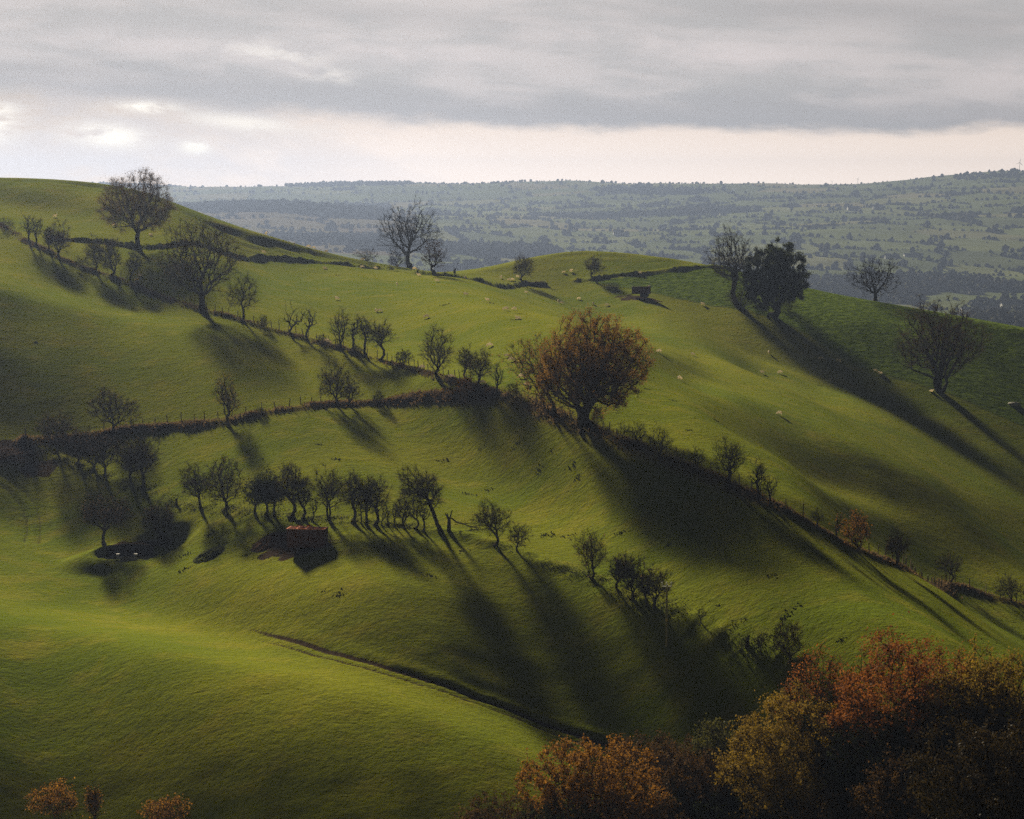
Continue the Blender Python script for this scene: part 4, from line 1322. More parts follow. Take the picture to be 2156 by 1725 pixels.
# (u, v of the feet, pose, heading in degrees: 0 looks right, 180 left, 90 away, label)
S = [
    (115, 459, 'standing', 30, 'white sheep high on the left hill above the small bush trees'),
    (240, 477, 'grazing', 10, 'white sheep behind the left side of the round skyline oak'),
    (318, 497, 'lying', 160, 'white sheep on the slope right of the round skyline oak trunk'),
    (295, 583, 'lying', 170, 'white sheep lying above the fence by the crook-stemmed thorn'),
    (287, 592, 'lying', 0, 'white sheep lying right against the crook-stemmed thorn'),
    (365, 611, 'grazing', 100, 'white sheep seen from behind between the crook-stemmed thorn and the bare oak'),
    (560, 495, 'standing', 80, 'white sheep outlined on the left skyline, farthest up the ridge'),
    (556, 535, 'standing', 170, 'white sheep just above the grass bank right of the bare oak'),
    (620, 517, 'grazing', 100, 'white sheep seen from behind on the left ridge before a close pair'),
    (650, 523, 'grazing', 175, 'white sheep in front of a pair near the left ridge'),
    (660, 519, 'grazing', 5, 'white sheep behind its neighbour of a pair near the left ridge'),
    (686, 525, 'lying', 10, 'white sheep half hidden by the left ridge'),
    (685, 568, 'lying', 170, 'white sheep lying just below the grass bank'),
    (764, 546, 'grazing', 170, 'white sheep on the ridge below the low skyline thicket'),
    (763, 566, 'grazing', 165, 'white sheep at the foot of the grass bank, left one of two'),
    (790, 568, 'grazing', 10, 'white sheep at the foot of the grass bank, right one of two'),
    (836, 565, 'standing', 85, 'white sheep on the ridge left of the tall bare skyline tree'),
    (873, 570, 'grazing', 10, 'white sheep on the ridge in front of the tall bare skyline tree'),
    (882, 583, 'standing', 190, 'white sheep on the grass bank below the tall bare skyline tree'),
    (921, 595, 'standing', 170, 'white sheep below the grass bank right of the tall bare skyline tree'),
    (980, 589, 'standing', 100, 'white sheep on the dark grass bank under the skyline dip'),
    (836, 602, 'standing', 95, 'white sheep end-on in the open pasture below the tall bare skyline tree'),
    (710, 633, 'turned', 170, 'white sheep alone above the dead hedgerow thorns'),
    (792, 658, 'grazing', 95, 'white sheep, left one of a touching pair in the open pasture'),
    (799, 658, 'grazing', 0, 'white sheep, right one of a touching pair in the open pasture'),
    (898, 671, 'grazing', 185, 'white sheep alone above the tall oval maple'),
    (981, 624, 'turned', 175, 'white sheep in mid pasture left of another under the small stump'),
    (1027, 634, 'lying', 170, 'white sheep lying in mid pasture under the left end of the mound'),
    (1065, 655, 'grazing', 185, 'white sheep, left one of two side by side below the trough'),
    (1083, 654, 'grazing', 160, 'white sheep, right one of two side by side below the trough'),
    (1091, 673, 'lying', 175, 'white sheep lying below the two side by side'),
    (1031, 732, 'grazing', 180, 'white sheep alone up left from the orange trees'),
    (1067, 754, 'grazing', 5, 'white sheep, upper of two at the left edge of the orange trees'),
    (1078, 762, 'grazing', 180, 'white sheep, lower of two at the left edge of the orange trees'),
    (687, 722, 'grazing', 170, 'white sheep, left one of a pair behind the upper hedgerow'),
    (692, 724, 'grazing', 20, 'white sheep, right one of a pair behind the upper hedgerow'),
    (889, 779, 'grazing', 190, 'white sheep at the fence left of the oval maple'),
    (950, 798, 'grazing', 0, 'white sheep at the fence right of the oval maple'),
    (1016, 810, 'grazing', 10, 'white sheep beside the dark leaning thorn by the orange shrub'),
    (1055, 588, 'standing', 90, 'white sheep alone left of the pair under the mound'),
    (1072, 592, 'grazing', 170, 'white sheep, left one of the pair near the round thorn under the mound'),
    (1079, 592, 'grazing', 10, 'white sheep, right one of the pair near the round thorn under the mound'),
    (1090, 586, 'grazing', 0, 'white sheep touching the left of the round thorn under the mound'),
    (1187, 576, 'grazing', 175, 'white sheep on the mound, left one of two'),
    (1202, 574, 'standing', 60, 'white sheep on the mound, right one of two'),
    (1348, 578, 'grazing', 200, 'white sheep on the dark bank above the rusty spreader'),
    (1108, 619, 'turned', 185, 'white sheep just below the hurdles and trough'),
    (1176, 639, 'standing', 100, 'white sheep, left one of a pair in the pasture left of the rusty spreader'),
    (1182, 641, 'grazing', 10, 'white sheep, right one of a pair in the pasture left of the rusty spreader'),
    (1219, 632, 'grazing', 185, 'white sheep higher up, between that pair and the hay rack'),
    (1249, 643, 'grazing', 100, 'white sheep end-on below the hay rack'),
    (1278, 645, 'grazing', 180, 'white sheep grazing left below the rusty spreader'),
    (1480, 644, 'standing', 150, 'white sheep at the lower edge of the crop left of the skyline trees'),
    (1388, 744, 'grazing', 200, 'white sheep nearest the right side of the biggest oak crown'),
    (1459, 750, 'turned', 185, 'white sheep on the bright ridge right of the biggest oak'),
    (1431, 801, 'grazing', 60, 'white sheep below the bright ridge right of the biggest oak'),
    (1619, 746, 'standing', 95, 'white sheep in the shade below the dark green oak'),
    (1605, 788, 'turned', 170, 'white sheep on the bright ridge, left one of two far apart'),
    (1643, 788, 'grazing', 185, 'white sheep on the bright ridge, right one of two far apart'),
    (1729, 758, 'grazing', 170, 'white sheep in shade on the dark slope, left one of two'),
    (1765, 763, 'grazing', 10, 'white sheep in shade on the dark slope, right one of two'),
    (1748, 805, 'grazing', 70, 'white sheep lit on the bright ridge below the two in shade'),
    (1843, 784, 'turned', 160, 'white sheep in deep shade, left one of a pair near the many-stemmed tree'),
    (1854, 788, 'lying', 175, 'white sheep in deep shade, right one of a pair near the many-stemmed tree'),
    (1641, 875, 'grazing', 190, 'white sheep alone lowest down the right slope'),
    (1961, 826, 'lying', 10, 'pinkish sheep lying at the foot of the many-stemmed tree'),
    (1099, 798, 'grazing', 170, 'white sheep seen through the upper crown of the left-leaning orange tree'),
    (1109, 815, 'grazing', 10, 'white sheep seen through the middle of the left-leaning orange tree'),
    (1139, 838, 'lying', 120, 'white sheep behind the trunk of the left-leaning orange tree'),
]
for i, (u, v, pose, hd, lb) in enumerate(S):
    P = cast(u, v - 1, Zfun)
    k_ = 1.02 + .10 * math.sin(i * 2.3)
    link('sheep', SHM[pose], loc=(P[0], P[1], P[2] - .03), rot=(0, 0, math.radians(hd + 12 * math.sin(i * 5.1))), scale=(k_, k_, k_), label=lb, cat='sheep', group=G_SH)


# ------------------------------------------------------------------ fences
M_wire = simple('dull_wire', (.10, .10, .095), .8)


def fence(name, pxs, label, step, start=0, side=0.0, h=1.45, seed=0, rails=0):
    r = np.random.default_rng(seed)
    Pl = line(pxs, step)
    root = link(name, None, loc=(*Pl[0], ground_at(*Pl[0])), label=label, cat='fence', group='post and wire fences of the hill')
    o0 = np.array(root.location)
    b0 = B().box((0, 0, h / 2 - .2), (.13, .13, h + .4), taper=.9)
    me = b0.mesh('post', [M_wood])
    tops = []
    for i, (x, y) in enumerate(Pl):
        x += r.normal() * .12
        y += r.normal() * .12 + side
        z = ground_at(x, y)
        s_ = 1 + .16 * r.normal()
        link('post', me, root, loc=(x - o0[0], y - o0[1], z - o0[2]), rot=(r.normal() * .07, r.normal() * .09, r.random() * 3), scale=(1, 1, max(.75, s_)))
        tops.append((x - o0[0], y - o0[1], z - o0[2]))
    b = B()
    for a, c in zip(tops[:-1], tops[1:]):
        for hh in (.45, .8, 1.12):
            b.bar((a[0], a[1], a[2] + hh), (c[0], c[1], c[2] + hh), .005, 3)
    link('wire', b.mesh('wire', [M_wire]), root)
    return root


fence('post_and_wire_fence', [(240, 583), (281, 598), (360, 631), (427, 652), (510, 674), (618, 704), (716, 734), (798, 755), (924, 792), (1010, 818)], 'post and wire fence stepping down the upper hedgerow past the bare oak', 2.7, side=1.0, seed=1)
fence('post_and_wire_fence', [(130, 921), (236, 908), (360, 896), (478, 885), (600, 863), (690, 850)], 'old leaning fence posts along the left part of the middle bank', 2.6, side=1.2, seed=2, h=1.3)
fence('post_and_wire_fence', [(1085, 841), (1165, 872), (1238, 900), (1343, 942), (1470, 993), (1620, 1060), (1720, 1112), (1803, 1156), (1888, 1190), (2000, 1222), (2080, 1253), (2170, 1278)], 'post and wire fence running down the right-hand bracken bank below the biggest oak', 2.6, side=.2, seed=3)


def paling(u0, v0, u1, v1, n, label):
    A_, C_ = cast(u0, v0, Zfun), cast(u1, v1, Zfun)
    o = link('paling_guard', None, loc=A_, label=label, cat='paling fence')
    me = B().box((0, 0, .5), (.12, .06, 1.15), taper=.8).mesh('pale', [M_pale])
    rail = B()
    for i in range(n):
        t = i / (n - 1)
        q = A_ * (1 - t) + C_ * t
        z = ground_at(q[0], q[1])
        link('pale', me, o, loc=(q[0] - A_[0], q[1] - A_[1], z - A_[2]), rot=(0, .05 * math.sin(i * 3), 0), scale=(1, 1, 1 + .15 * math.sin(i * 7.7)))
    d_ = C_ - A_
    rail.bar((0, .05, .75), (d_[0], d_[1] + .05, d_[2] + .75), .035, 4)
    link('rail', rail.mesh('rail', [M_pale]), o)


paling(402, 648, 436, 657, 14, 'short row of pale palings at the foot of the spreading bare oak')
paling(1218, 900, 1232, 906, 7, 'short row of pale palings left of the biggest oak trunk')

# ------------------------------------------------------------------ gate
A_, C_ = cast(48, 938, Zfun), cast(59, 942, Zfun)
A_[1] += 2.4
A_[2] = ground_at(A_[0], A_[1])
gt = link('field_gate', None, loc=A_, label='open wooden five-bar gate between two posts at the left edge', cat='gate')
d_ = C_ - A_
L_ = np.linalg.norm(d_[:2])
e_ = d_ / L_
me = B().box((0, 0, .75), (.24, .24, 2.0), taper=.92).mesh('gate_post', [M_wood])
link('gate_post', me, gt)
link('gate_post', me, gt, loc=tuple(d_))
b = B()
for i in range(5):
    z = .25 + .24 * i
    b.bar(e_ * .15 + np.array([0, 0, z]), d_ - e_ * .15 + np.array([0, 0, z]), .05, 4)
for f in (.12, .5, .88):
    b.bar(d_ * f + np.array([0, 0, .15]), d_ * f + np.array([0, 0, 1.3]), .05, 4)
b.bar(d_ * .1 + np.array([0, 0, .25]), d_ * .9 + np.array([0, 0, 1.2]), .045, 4)
link('gate_leaf', b.mesh('gate_leaf', [M_wood]), gt)

# ------------------------------------------------------------------ utility pole
P = cast(1403, 1360, Zfun)
h = 134 * P[1] / F
pl = link('utility_pole', None, loc=P, label='slim wooden utility pole with white insulators in the dark hollow', cat='pole')
b = B().bar((0, 0, -.4), (.02, 0, h), .17, 10, .12)
link('mast', b.mesh('mast', [simple('creosoted_pole', (.30, .27, .18), .8, .25, 2.0)]), pl)
b = B().box((0, -.16, h - .35), (1.25, .10, .12))
link('crossarm', b.mesh('crossarm', [M_galv]), pl)
for sx in (-.58, 0, .58):
    b = B().bar((sx, -.16, h - .29), (sx, -.16, h + .02), .035, 6)
    b.bar((sx, -.16, h - .12), (sx, -.16, h + .12), .10, 8, .07)
    b.bar((sx, -.16, h + .12), (sx, -.16, h + .22), .12, 8, .06)
    link('insulator', b.mesh('insulator', [M_insul]), pl)
b = B().box((-.02, -.165, h * .42), (.22, .02, .34))
link('warning_sign', b.mesh('warning_sign', [M_yellow]), pl)

# ------------------------------------------------------------------ the big rusty trailer
P = cast(646, 1160, Zfun)
sc = P[1] / F
L_, Wd, Hh = 80 * sc, 2.5, 37 * sc
tr = link('cattle_trailer', None, loc=(P[0], P[1] + 1.2, P[2]), rot=(0, 0, math.radians(-7)), label='big rusty box trailer with a sunlit red top frame beside a dung heap', cat='trailer')
zb = .55
b = B().box((0, -Wd / 2, zb + Hh / 2), (L_, .06, Hh))
for i in range(8):
    x = -L_ / 2 + .15 + i * (L_ - .3) / 7
    b.box((x, -Wd / 2 - .055, zb + Hh / 2), (.09, .05, Hh))
b.box((0, -Wd / 2 - .06, zb + .10), (L_, .06, .16))
link('side_panel', b.mesh('side_panel', [M_rust]), tr)
b = B().box((0, Wd / 2, zb + Hh / 2), (L_, .06, Hh))
link('side_panel', b.mesh('side_panel', [M_rust]), tr)
for s in (-1, 1):
    b = B().box((s * (L_ / 2 + .032), 0, zb + Hh / 2), (.06, Wd + .06, Hh))
    for yy_ in (-.8, 0, .8):
        b.box((s * (L_ / 2 + .085), yy_, zb + Hh / 2), (.05, .09, Hh))
    link('end_panel', b.mesh('end_panel', [M_rust]), tr)
b = B().box((0, 0, zb - .08), (L_, Wd - .1, .14))
link('floor_panel', b.mesh('floor_panel', [M_rust]), tr)
b = B()
zt = zb + Hh + .06
for yy_ in (-Wd / 2, 0, Wd / 2):
    b.box((0, yy_, zt), (L_ + .2, .16, .12))
for i in range(5):
    x = -L_ / 2 + i * L_ / 4
    b.box((x, 0, zt + .004), (.16, Wd + .30, .13))
link('top_frame', b.mesh('top_frame', [M_rustrim]), tr)
for x in (-1.15, .25):
    b = B()
    for k_ in range(9):
        a0, a1 = math.pi * k_ / 9, math.pi * (k_ + 1) / 9
        b.bar((x - .6 * math.cos(a0), .5, zt + .34 * math.sin(a0)), (x - .6 * math.cos(a1), .5, zt + .34 * math.sin(a1)), .06, 5)
    link('hoop', b.mesh('hoop', [M_rustrim]), tr)
b = B().bar((L_ / 2, -.7, .55), (L_ / 2 + 2.0, 0, .75), .07, 6).bar((L_ / 2, .7, .55), (L_ / 2 + 2.0, 0, .75), .07, 6).bar((L_ / 2 + 1.9, 0, .75), (L_ / 2 + 2.4, 0, .75), .05, 6)
b.bar((L_ / 2 + .7, -.35, 0), (L_ / 2 + .7, -.35, 1.9), .06, 6).bar((L_ / 2 + .2, -.35, 1.55), (L_ / 2 + .9, -.35, 1.55), .04, 6)
b.bar((L_ / 2 + .6, .5, 1.2), (L_ / 2 + 2.2, .55, 1.3), .045, 6)
link('drawbar', b.mesh('drawbar', [M_rust]), tr)
for s in (-1, 1):
    for x in (-.75, .45):
        b = B().bar((x, s * (Wd / 2 - .35), .38), (x, s * (Wd / 2 - .05), .38), .42, 16)
        link('wheel', b.mesh('wheel', [M_tyre]), tr)


def heap(u, v, rx, ry, h, name, label, mat, seed, cat, dx=0):
    P = cast(u, v, Zfun)
    g = np.linspace(-1.15, 1.15, 46)
    X_, Y_ = np.meshgrid(g, g)
    q = np.hypot(X_, Y_)
    zz = h * np.clip(1 - q ** 1.6, -.2, 1) * (.8 + .5 * vnoise(X_ * 3 + seed, Y_ * 3, seed)) + .10 * vnoise(X_ * 9, Y_ * 9, seed + 1)
    gz = Zfun(P[0] + X_ * rx, P[1] + Y_ * ry) - P[2]
    zz = np.where(q > 1.0, -.3, zz) + gz
    i_ = np.arange(46 * 46).reshape(46, 46)
    Q = np.stack([i_[:-1, :-1], i_[:-1, 1:], i_[1:, 1:], i_[1:, :-1]], -1).reshape(-1, 4)
    link(name, mk_mesh(name, np.stack([X_ * rx, Y_ * ry, zz], -1).reshape(-1, 3), Q, None, [mat], smooth=False), loc=P, label=label, cat=cat)


heap(570, 1143, 3.0, 3.6, .8, 'dung_heap', 'low dark brown dung heap left of the big rusty trailer', M_dung, 3, 'dung heap')
M_earth = simple('rough_turf', (.050, .056, .015), .95, .5, 4.0, bump=.1)
heap(440, 1168, 2.4, 3.2, .75, 'earth_mound', 'dark rough turf mound between the pond and the dung heap', M_earth, 6, 'mound')

# ------------------------------------------------------------------ pond
nn = 48
an = np.arange(nn) * 2 * math.pi / nn
V = np.c_[np.r_[0, np.cos(an) * PA * 1.25], np.r_[0, np.sin(an) * PB * 1.25], np.zeros(nn + 1)]
Tq = np.array([(0, 1 + i, 1 + (i + 1) % nn) for i in range(nn)])
m, w, out = material('pond_water')
p_ = w.node('ShaderNodeBsdfPrincipled')
p_.inputs['Base Color'].default_value = (.008, .009, .006, 1)
p_.inputs['Roughness'].default_value = .06
p_.inputs['IOR'].default_value = 1.33
bp = w.node('ShaderNodeBump')
bp.inputs['Strength'].default_value = .08
bp.inputs['Distance'].default_value = .05
w.put(bp.inputs['Height'], w.noise(w.node('ShaderNodeTexCoord').outputs['Object'], 2.0, 2))
w.put(p_.inputs['Normal'], bp.outputs[0])
w.put(out.inputs[0], p_.outputs[0])
link('pond_water', mk_mesh('pond_water', V, None, Tq, [m]), loc=(POND[0], POND[1], POND_Z), kind='structure')
for u, lb in ((248, 'white feed tub floating on the pond, left one of two'), (286, 'white feed tub floating on the pond, right one of two')):
    rx, rz = ray(u, 1171)
    Y = POND_Z / rz
    b = B()
    b.bar((0, 0, -.08), (0, 0, .30), .21, 14, .27).bar((0, 0, .30), (0, 0, .36), .30, 14, .30)
    link('feed_tub', b.mesh('tub', [M_white]), loc=(rx * Y, Y, POND_Z), label=lb, cat='tub', group='white tubs in the pond')

# ------------------------------------------------------------------ rusty muck spreader, hay rack, hurdles and trough
P = cast(1350, 626, Zfun)
sc = P[1] / F
L_, Hh, Wd = 37 * sc, 15 * sc, 2.1
sp = link('muck_spreader', None, loc=P, rot=(0, 0, math.radians(-10)), label='rust-brown muck spreader parked on the mid hill pasture', cat='trailer')
b = B().box((0, -Wd / 2, 1.0 + Hh / 2), (L_, .07, Hh)).box((0, Wd / 2, 1.0 + Hh / 2), (L_, .07, Hh)).box((0, 0, .97), (L_, Wd - .1, .1))
for i in range(6):
    b.box((-L_ / 2 + .2 + i * (L_ - .4) / 5, -Wd / 2 - .06, 1.0 + Hh / 2), (.10, .05, Hh))
b.box((-L_ / 2 - .04, 0, 1.0 + Hh / 2), (.07, Wd, Hh))
link('body', b.mesh('body', [M_rust]), sp)
b = B().box((L_ / 2 + .04, 0, 1.1 + Hh / 2), (.07, Wd + .1, Hh + .35)).box((L_ / 2 - .3, 0, 1.0 + Hh + .12), (.7, Wd + .05, .2))
link('tail_guard', b.mesh('tail_guard', [M_rust]), sp)
b = B().bar((-L_ / 2, 0, .9), (-L_ / 2 - 1.3, 0, .7), .09, 6).bar((-L_ / 2 - 1.1, 0, 0), (-L_ / 2 - 1.1, 0, .8), .05, 6)
link('drawbar', b.mesh('drawbar', [M_rust]), sp)
for s in (-1, 1):
    for x in (.3, 1.5):
        b = B().bar((x, s * (Wd / 2 + .02), .55), (x, s * (Wd / 2 + .36), .55), .56, 18)
        link('wheel', b.mesh('wheel', [M_tyre]), sp)

P = cast(1290, 611, Zfun)
hr = link('hay_rack', None, loc=P, rot=(0, 0, math.radians(14)), label='empty metal hay rack on skids left of the muck spreader', cat='feeder')
b = B()
for s in (-1, 1):
    b.bar((-1.5, s * .7, 0), (-1.5, s * .8, 2.0), .04, 5).bar((1.5, s * .7, 0), (1.5, s * .8, 2.0), .04, 5)
    b.bar((-1.6, s * .8, 2.0), (1.6, s * .8, 2.0), .04, 5)
    for i in range(13):
        x = -1.5 + .25 * i
        b.bar((x, s * .1, .9), (x, s * .8, 2.0), .02, 4)
link('rack_frame', b.mesh('rack_frame', [M_galv]), hr)
b = B().box((0, 0, .55), (3.1, 1.3, .12)).box((0, -.66, .68), (3.1, .05, .3)).box((0, .66, .68), (3.1, .05, .3)).box((-1, 0, .1), (.3, 1.4, .2)).box((1, 0, .1), (.3, 1.4, .2))
link('trough_base', b.mesh('trough_base', [M_tyre]), hr)

P = cast(1127, 601, Zfun)
ht = link('feed_trough', None, loc=P, rot=(0, 0, math.radians(-3)), label='long dark feed trough behind thin hurdles under the round thorn', cat='trough')
b = B().box((0, 0, .45), (6.4, .9, .7), taper=1.1)
link('trough_body', b.mesh('trough_body', [M_tyre]), ht)
b = B()
for i in range(13):
    b.bar((-3.2 + i * .53, .6, 0), (-3.2 + i * .53, .6, 1.5), .03, 4)
for z in (.5, .9, 1.3, 1.5):
    b.bar((-3.2, .6, z), (3.2, .6, z), .025, 4)
link('hurdle', b.mesh('hurdle', [M_galv]), ht)


# ------------------------------------------------------------------ ground cover along the banks
def blades(name, lname, n, spread, hgt, mat, seed, amp=1.0, off=0.0, wd=.10):
    r = np.random.default_rng(seed)
    Pl = LN[lname]
    seg = np.r_[0, np.cumsum(np.hypot(*np.diff(Pl, axis=0).T))]
    s = r.random(n) * seg[-1]
    keep = vnoise(s / 5.0, s * 0 + seed, seed) + .6 * vnoise(s / 1.6, s * 0 + seed, seed + 1) + amp > r.random(n) * 1.4
    s = s[keep]
    n = len(s)
    x = np.interp(s, seg, Pl[:, 0]) + r.normal(size=n) * spread
    y = np.interp(s, seg, Pl[:, 1]) + r.normal(size=n) * spread + off
    m_ = y > 240
    x, y = x[m_], y[m_]
    n = len(x)
    z = Zfun(x, y)
    hh = hgt * (.45 + .8 * r.random(n)) * (.8 + .5 * vnoise(x / 2.4, y / 2.4, seed + 2))
    a = r.random(n) * 6.28
    t = r.normal(size=(n, 2)) * .55
    base = np.c_[x, y, z - .05]
    sd = np.c_[np.cos(a), np.sin(a), a * 0] * (wd * (.6 + .8 * r.random(n)))[:, None]
    mid = base + np.c_[t[:, 0] * hh * .4, t[:, 1] * hh * .4, hh * .62]
    tip = base + np.c_[t[:, 0] * hh, t[:, 1] * hh, hh * .9]
    V = np.stack([base - sd * .4, base + sd * .4, mid + sd, tip, mid - sd], 1).reshape(-1, 3)
    i_ = np.arange(n)[:, None] * 5
    link(name, mk_mesh(name, V, np.c_[i_, i_ + 1, i_ + 2, i_ + 4], np.c_[i_ + 4, i_ + 2, i_ + 3], [mat], smooth=False), kind='stuff')


blades('dead_bracken', 'midl', 14000, .75, .62, L_fern, 31, 1.0, .3)
blades('dead_bracken', 'midr', 14000, .75, .48, L_fern, 32, .45, .4)
blades('bramble_scrub', 'midr', 6000, .7, .42, L_bramble, 36, .6, .1)
blades('bramble_scrub', 'upper', 15000, .6, .55, L_bramble, 33, .7)
blades('rank_grass', 'low', 15000, 1.1, .24, L_grass, 34, .8, .6, .06)
blades('rank_grass', 'wall', 12000, .6, .30, L_grass, 35, .9, .3, .06)

# rough tufts dotted over the pastures
r_ = np.random.default_rng(55)
spots = []
for u, v, n_ in [(620, 990, 8), (760, 1010, 8), (1020, 950, 10), (1180, 960, 12), (1150, 985, 8), (900, 1020, 8), (1250, 1120, 14), (1450, 1180, 8), (560, 970, 6), (1500, 1290, 10), (1750, 1250, 8), (1100, 640, 6), (720, 600, 5), (1050, 668, 6),
                 (900, 640, 6), (140, 740, 6), (420, 630, 4), (1750, 830, 8), (1500, 900, 8), (1350, 830, 8), (700, 1230, 6), (470, 1150, 14), (950, 1180, 8), (500, 1185, 12), (1900, 1380, 8), (1650, 1350, 6)]:
    for _ in range(n_ // 3):
        spots.append((u + r_.normal() * 60, v + r_.normal() * 18, .5 + r_.random()))
Vs, Qs, k = [], [], 0
for u, v, s_ in spots:
    P = cast(u, v)
    for _ in range(16):
        x, y = P[0] + r_.normal() * .45 * s_, P[1] + r_.normal() * .35 * s_
        z = ground_at(x, y)
        a = r_.random() * 6.28
        h = (.06 + .13 * r_.random()) * s_
        d = np.array([math.cos(a), math.sin(a), 0]) * .11
        l = np.array([r_.normal() * .1, r_.normal() * .1, h])
        q = np.array([x, y, z - .02])
        Vs += [q - d, q + d, q + d * .6 + l, q - d * .6 + l]
        Qs.append((k, k + 1, k + 2, k + 3))
        k += 4
link('rush_tufts', mk_mesh('rush_tufts', Vs, Qs, None, [simple('rushes', (.045, .050, .014), .9)], smooth=False), kind='stuff')


# ------------------------------------------------------------------ far valley: trees, woods, houses, turbines
def ico(sub, seed):
    import bmesh
    bm = bmesh.new()
    bmesh.ops.create_icosphere(bm, subdivisions=sub, radius=1)
    V = np.array([v.co[:] for v in bm.verts])
    Tt = np.array([[v.index for v in f.verts] for f in bm.faces])
    bm.free()
    r = np.random.default_rng(seed)
    ph = r.random(6) * 6
    k_ = 1 + .18 * np.sin(3 * V[:, 0] + ph[0]) * np.cos(4 * V[:, 2] + ph[1]) + .16 * r.normal(size=len(V))
    V = V * k_[:, None]
    V[:, 2] = np.where(V[:, 2] < -.55, -.55, V[:, 2])
    return V, Tt


rv = np.random.default_rng(99)
N0 = 420000
yv = np.sqrt(rv.random(N0) * (8200 ** 2 - 1750 ** 2) + 1750 ** 2)
xv = (rv.random(N0) * .47 - .235) * yv
a1, a2, fi = field_cells(xv, yv)
wood = vnoise(xv / 420, yv / 520, 41) + .55 * vnoise(xv / 150, yv / 190, 42)
zc_ = Zbase(xv, yv)
uv_, vv_ = project(xv, yv, zc_)
wood += .55 * np.exp(-((uv_ - 1650) / 520) ** 2 - ((vv_ - 590) / 34) ** 2) + .35 * np.exp(-((uv_ - 900) / 330) ** 2 - ((vv_ - 520) / 38) ** 2) + .30 * ((uv_ < 820) & (vv_ < 530) & (vv_ > 425))
wood += .4 * np.exp(-((uv_ - 1450) / 120) ** 2 - ((vv_ - 420) / 12) ** 2) + .5 * np.exp(-((uv_ - 880) / 260) ** 2 - ((vv_ - 400) / 9) ** 2)
hedge = (a2 - a1) < 9.0
hn = vnoise(xv / 70, yv / 70, 43)
sel = (hedge & (rv.random(N0) < .55 + .6 * hn)) | ((wood > .62) & (rv.random(N0) < .40)) | (rv.random(N0) < .004)
# only the slopes the camera can look onto
hid = (uv_ < -60) | (uv_ > 2220)
sel &= ~hid
sel &= ~((yv > 6000) & (rv.random(N0) < .72))
xv, yv, zc_, wood, hedge, uv_, vv_ = [q[sel] for q in (xv, yv, zc_, wood, hedge, uv_, vv_)]
nv = len(xv)
rad = np.where((wood > .62) | (rv.random(nv) < .20), 2.8 + 3.0 * rv.random(nv) ** 1.5, 1.1 + 1.5 * rv.random(nv))
hgt = rad * (.85 + .5 * rv.random(nv))
# which of them show: march the sight line over the near ridge
su = np.interp(uv_, [r0[0] for r0 in ridge], [r0[1] for r0 in ridge])
vis = vv_ < su + 4
xv, yv, zc_, rad, hgt = [q[vis] for q in (xv, yv, zc_, rad, hgt)]
print("VALLEY TREES", len(xv))
order = np.argsort(-(rad / yv))
near_i = [i for i in order if rad[i] > 3.8 and yv[i] < 3600][:230]
vm = [mk_mesh('valley_tree', np.vstack([ico(3, 200 + k_)[0]]), None, ico(3, 200 + k_)[1], [L_far], smooth=False) for k_ in range(6)]
for n_, i in enumerate(near_i):
    link('valley_tree', vm[n_ % 6], loc=(xv[i], yv[i], zc_[i] + hgt[i] * .5), rot=(0, 0, rv.random() * 6), scale=(rad[i], rad[i], hgt[i]),
         label='hazy round tree standing in the nearer fields of the far valley', cat='tree', group='hedgerow trees of the far valley')
mask = np.ones(len(xv), bool)
mask[near_i] = False
xs_, ys_, zs_, rs_, hs_ = [q[mask] for q in (xv, yv, zc_, rad, hgt)]
nearer = ys_ < 4200
for sub, mk_ in ((2, nearer), (1, ~nearer)):
    Vp, Tp = zip(*[ico(sub, 300 + k_) for k_ in range(5)])
    VV, TT_, off = [], [], 0
    for k_ in range(5):
        ii = np.nonzero(mk_)[0][k_::5]
        sc_ = np.stack([rs_[ii], rs_[ii], hs_[ii]], -1)
        c_ = np.stack([xs_[ii], ys_[ii], zs_[ii] + hs_[ii] * .5], -1)
        v3 = Vp[k_][None] * sc_[:, None] + c_[:, None]
        t3 = Tp[k_][None] + (np.arange(len(ii)) * len(Vp[k_]))[:, None, None] + off
        VV.append(v3.reshape(-1, 3))
        TT_.append(t3.reshape(-1, 3))
        off += v3.shape[0] * v3.shape[1]
    link('valley_woodland', mk_mesh('valley_woodland', np.concatenate(VV), None, np.concatenate(TT_), [L_far], smooth=False), kind='stuff')

_YF = np.arange(1200, 7600, 6.0)


def cast_far(u, v):
    rx, rz = ray(u, v)
    g = rz * _YF - Zbase(rx * _YF, _YF)
    h = np.nonzero(g < 0)[0]
    i = h[0] if len(h) else len(_YF) - 1
    return np.array([rx * _YF[i], _YF[i], float(Zbase(np.array([rx * _YF[i]]), np.array([_YF[i]]))[0])])


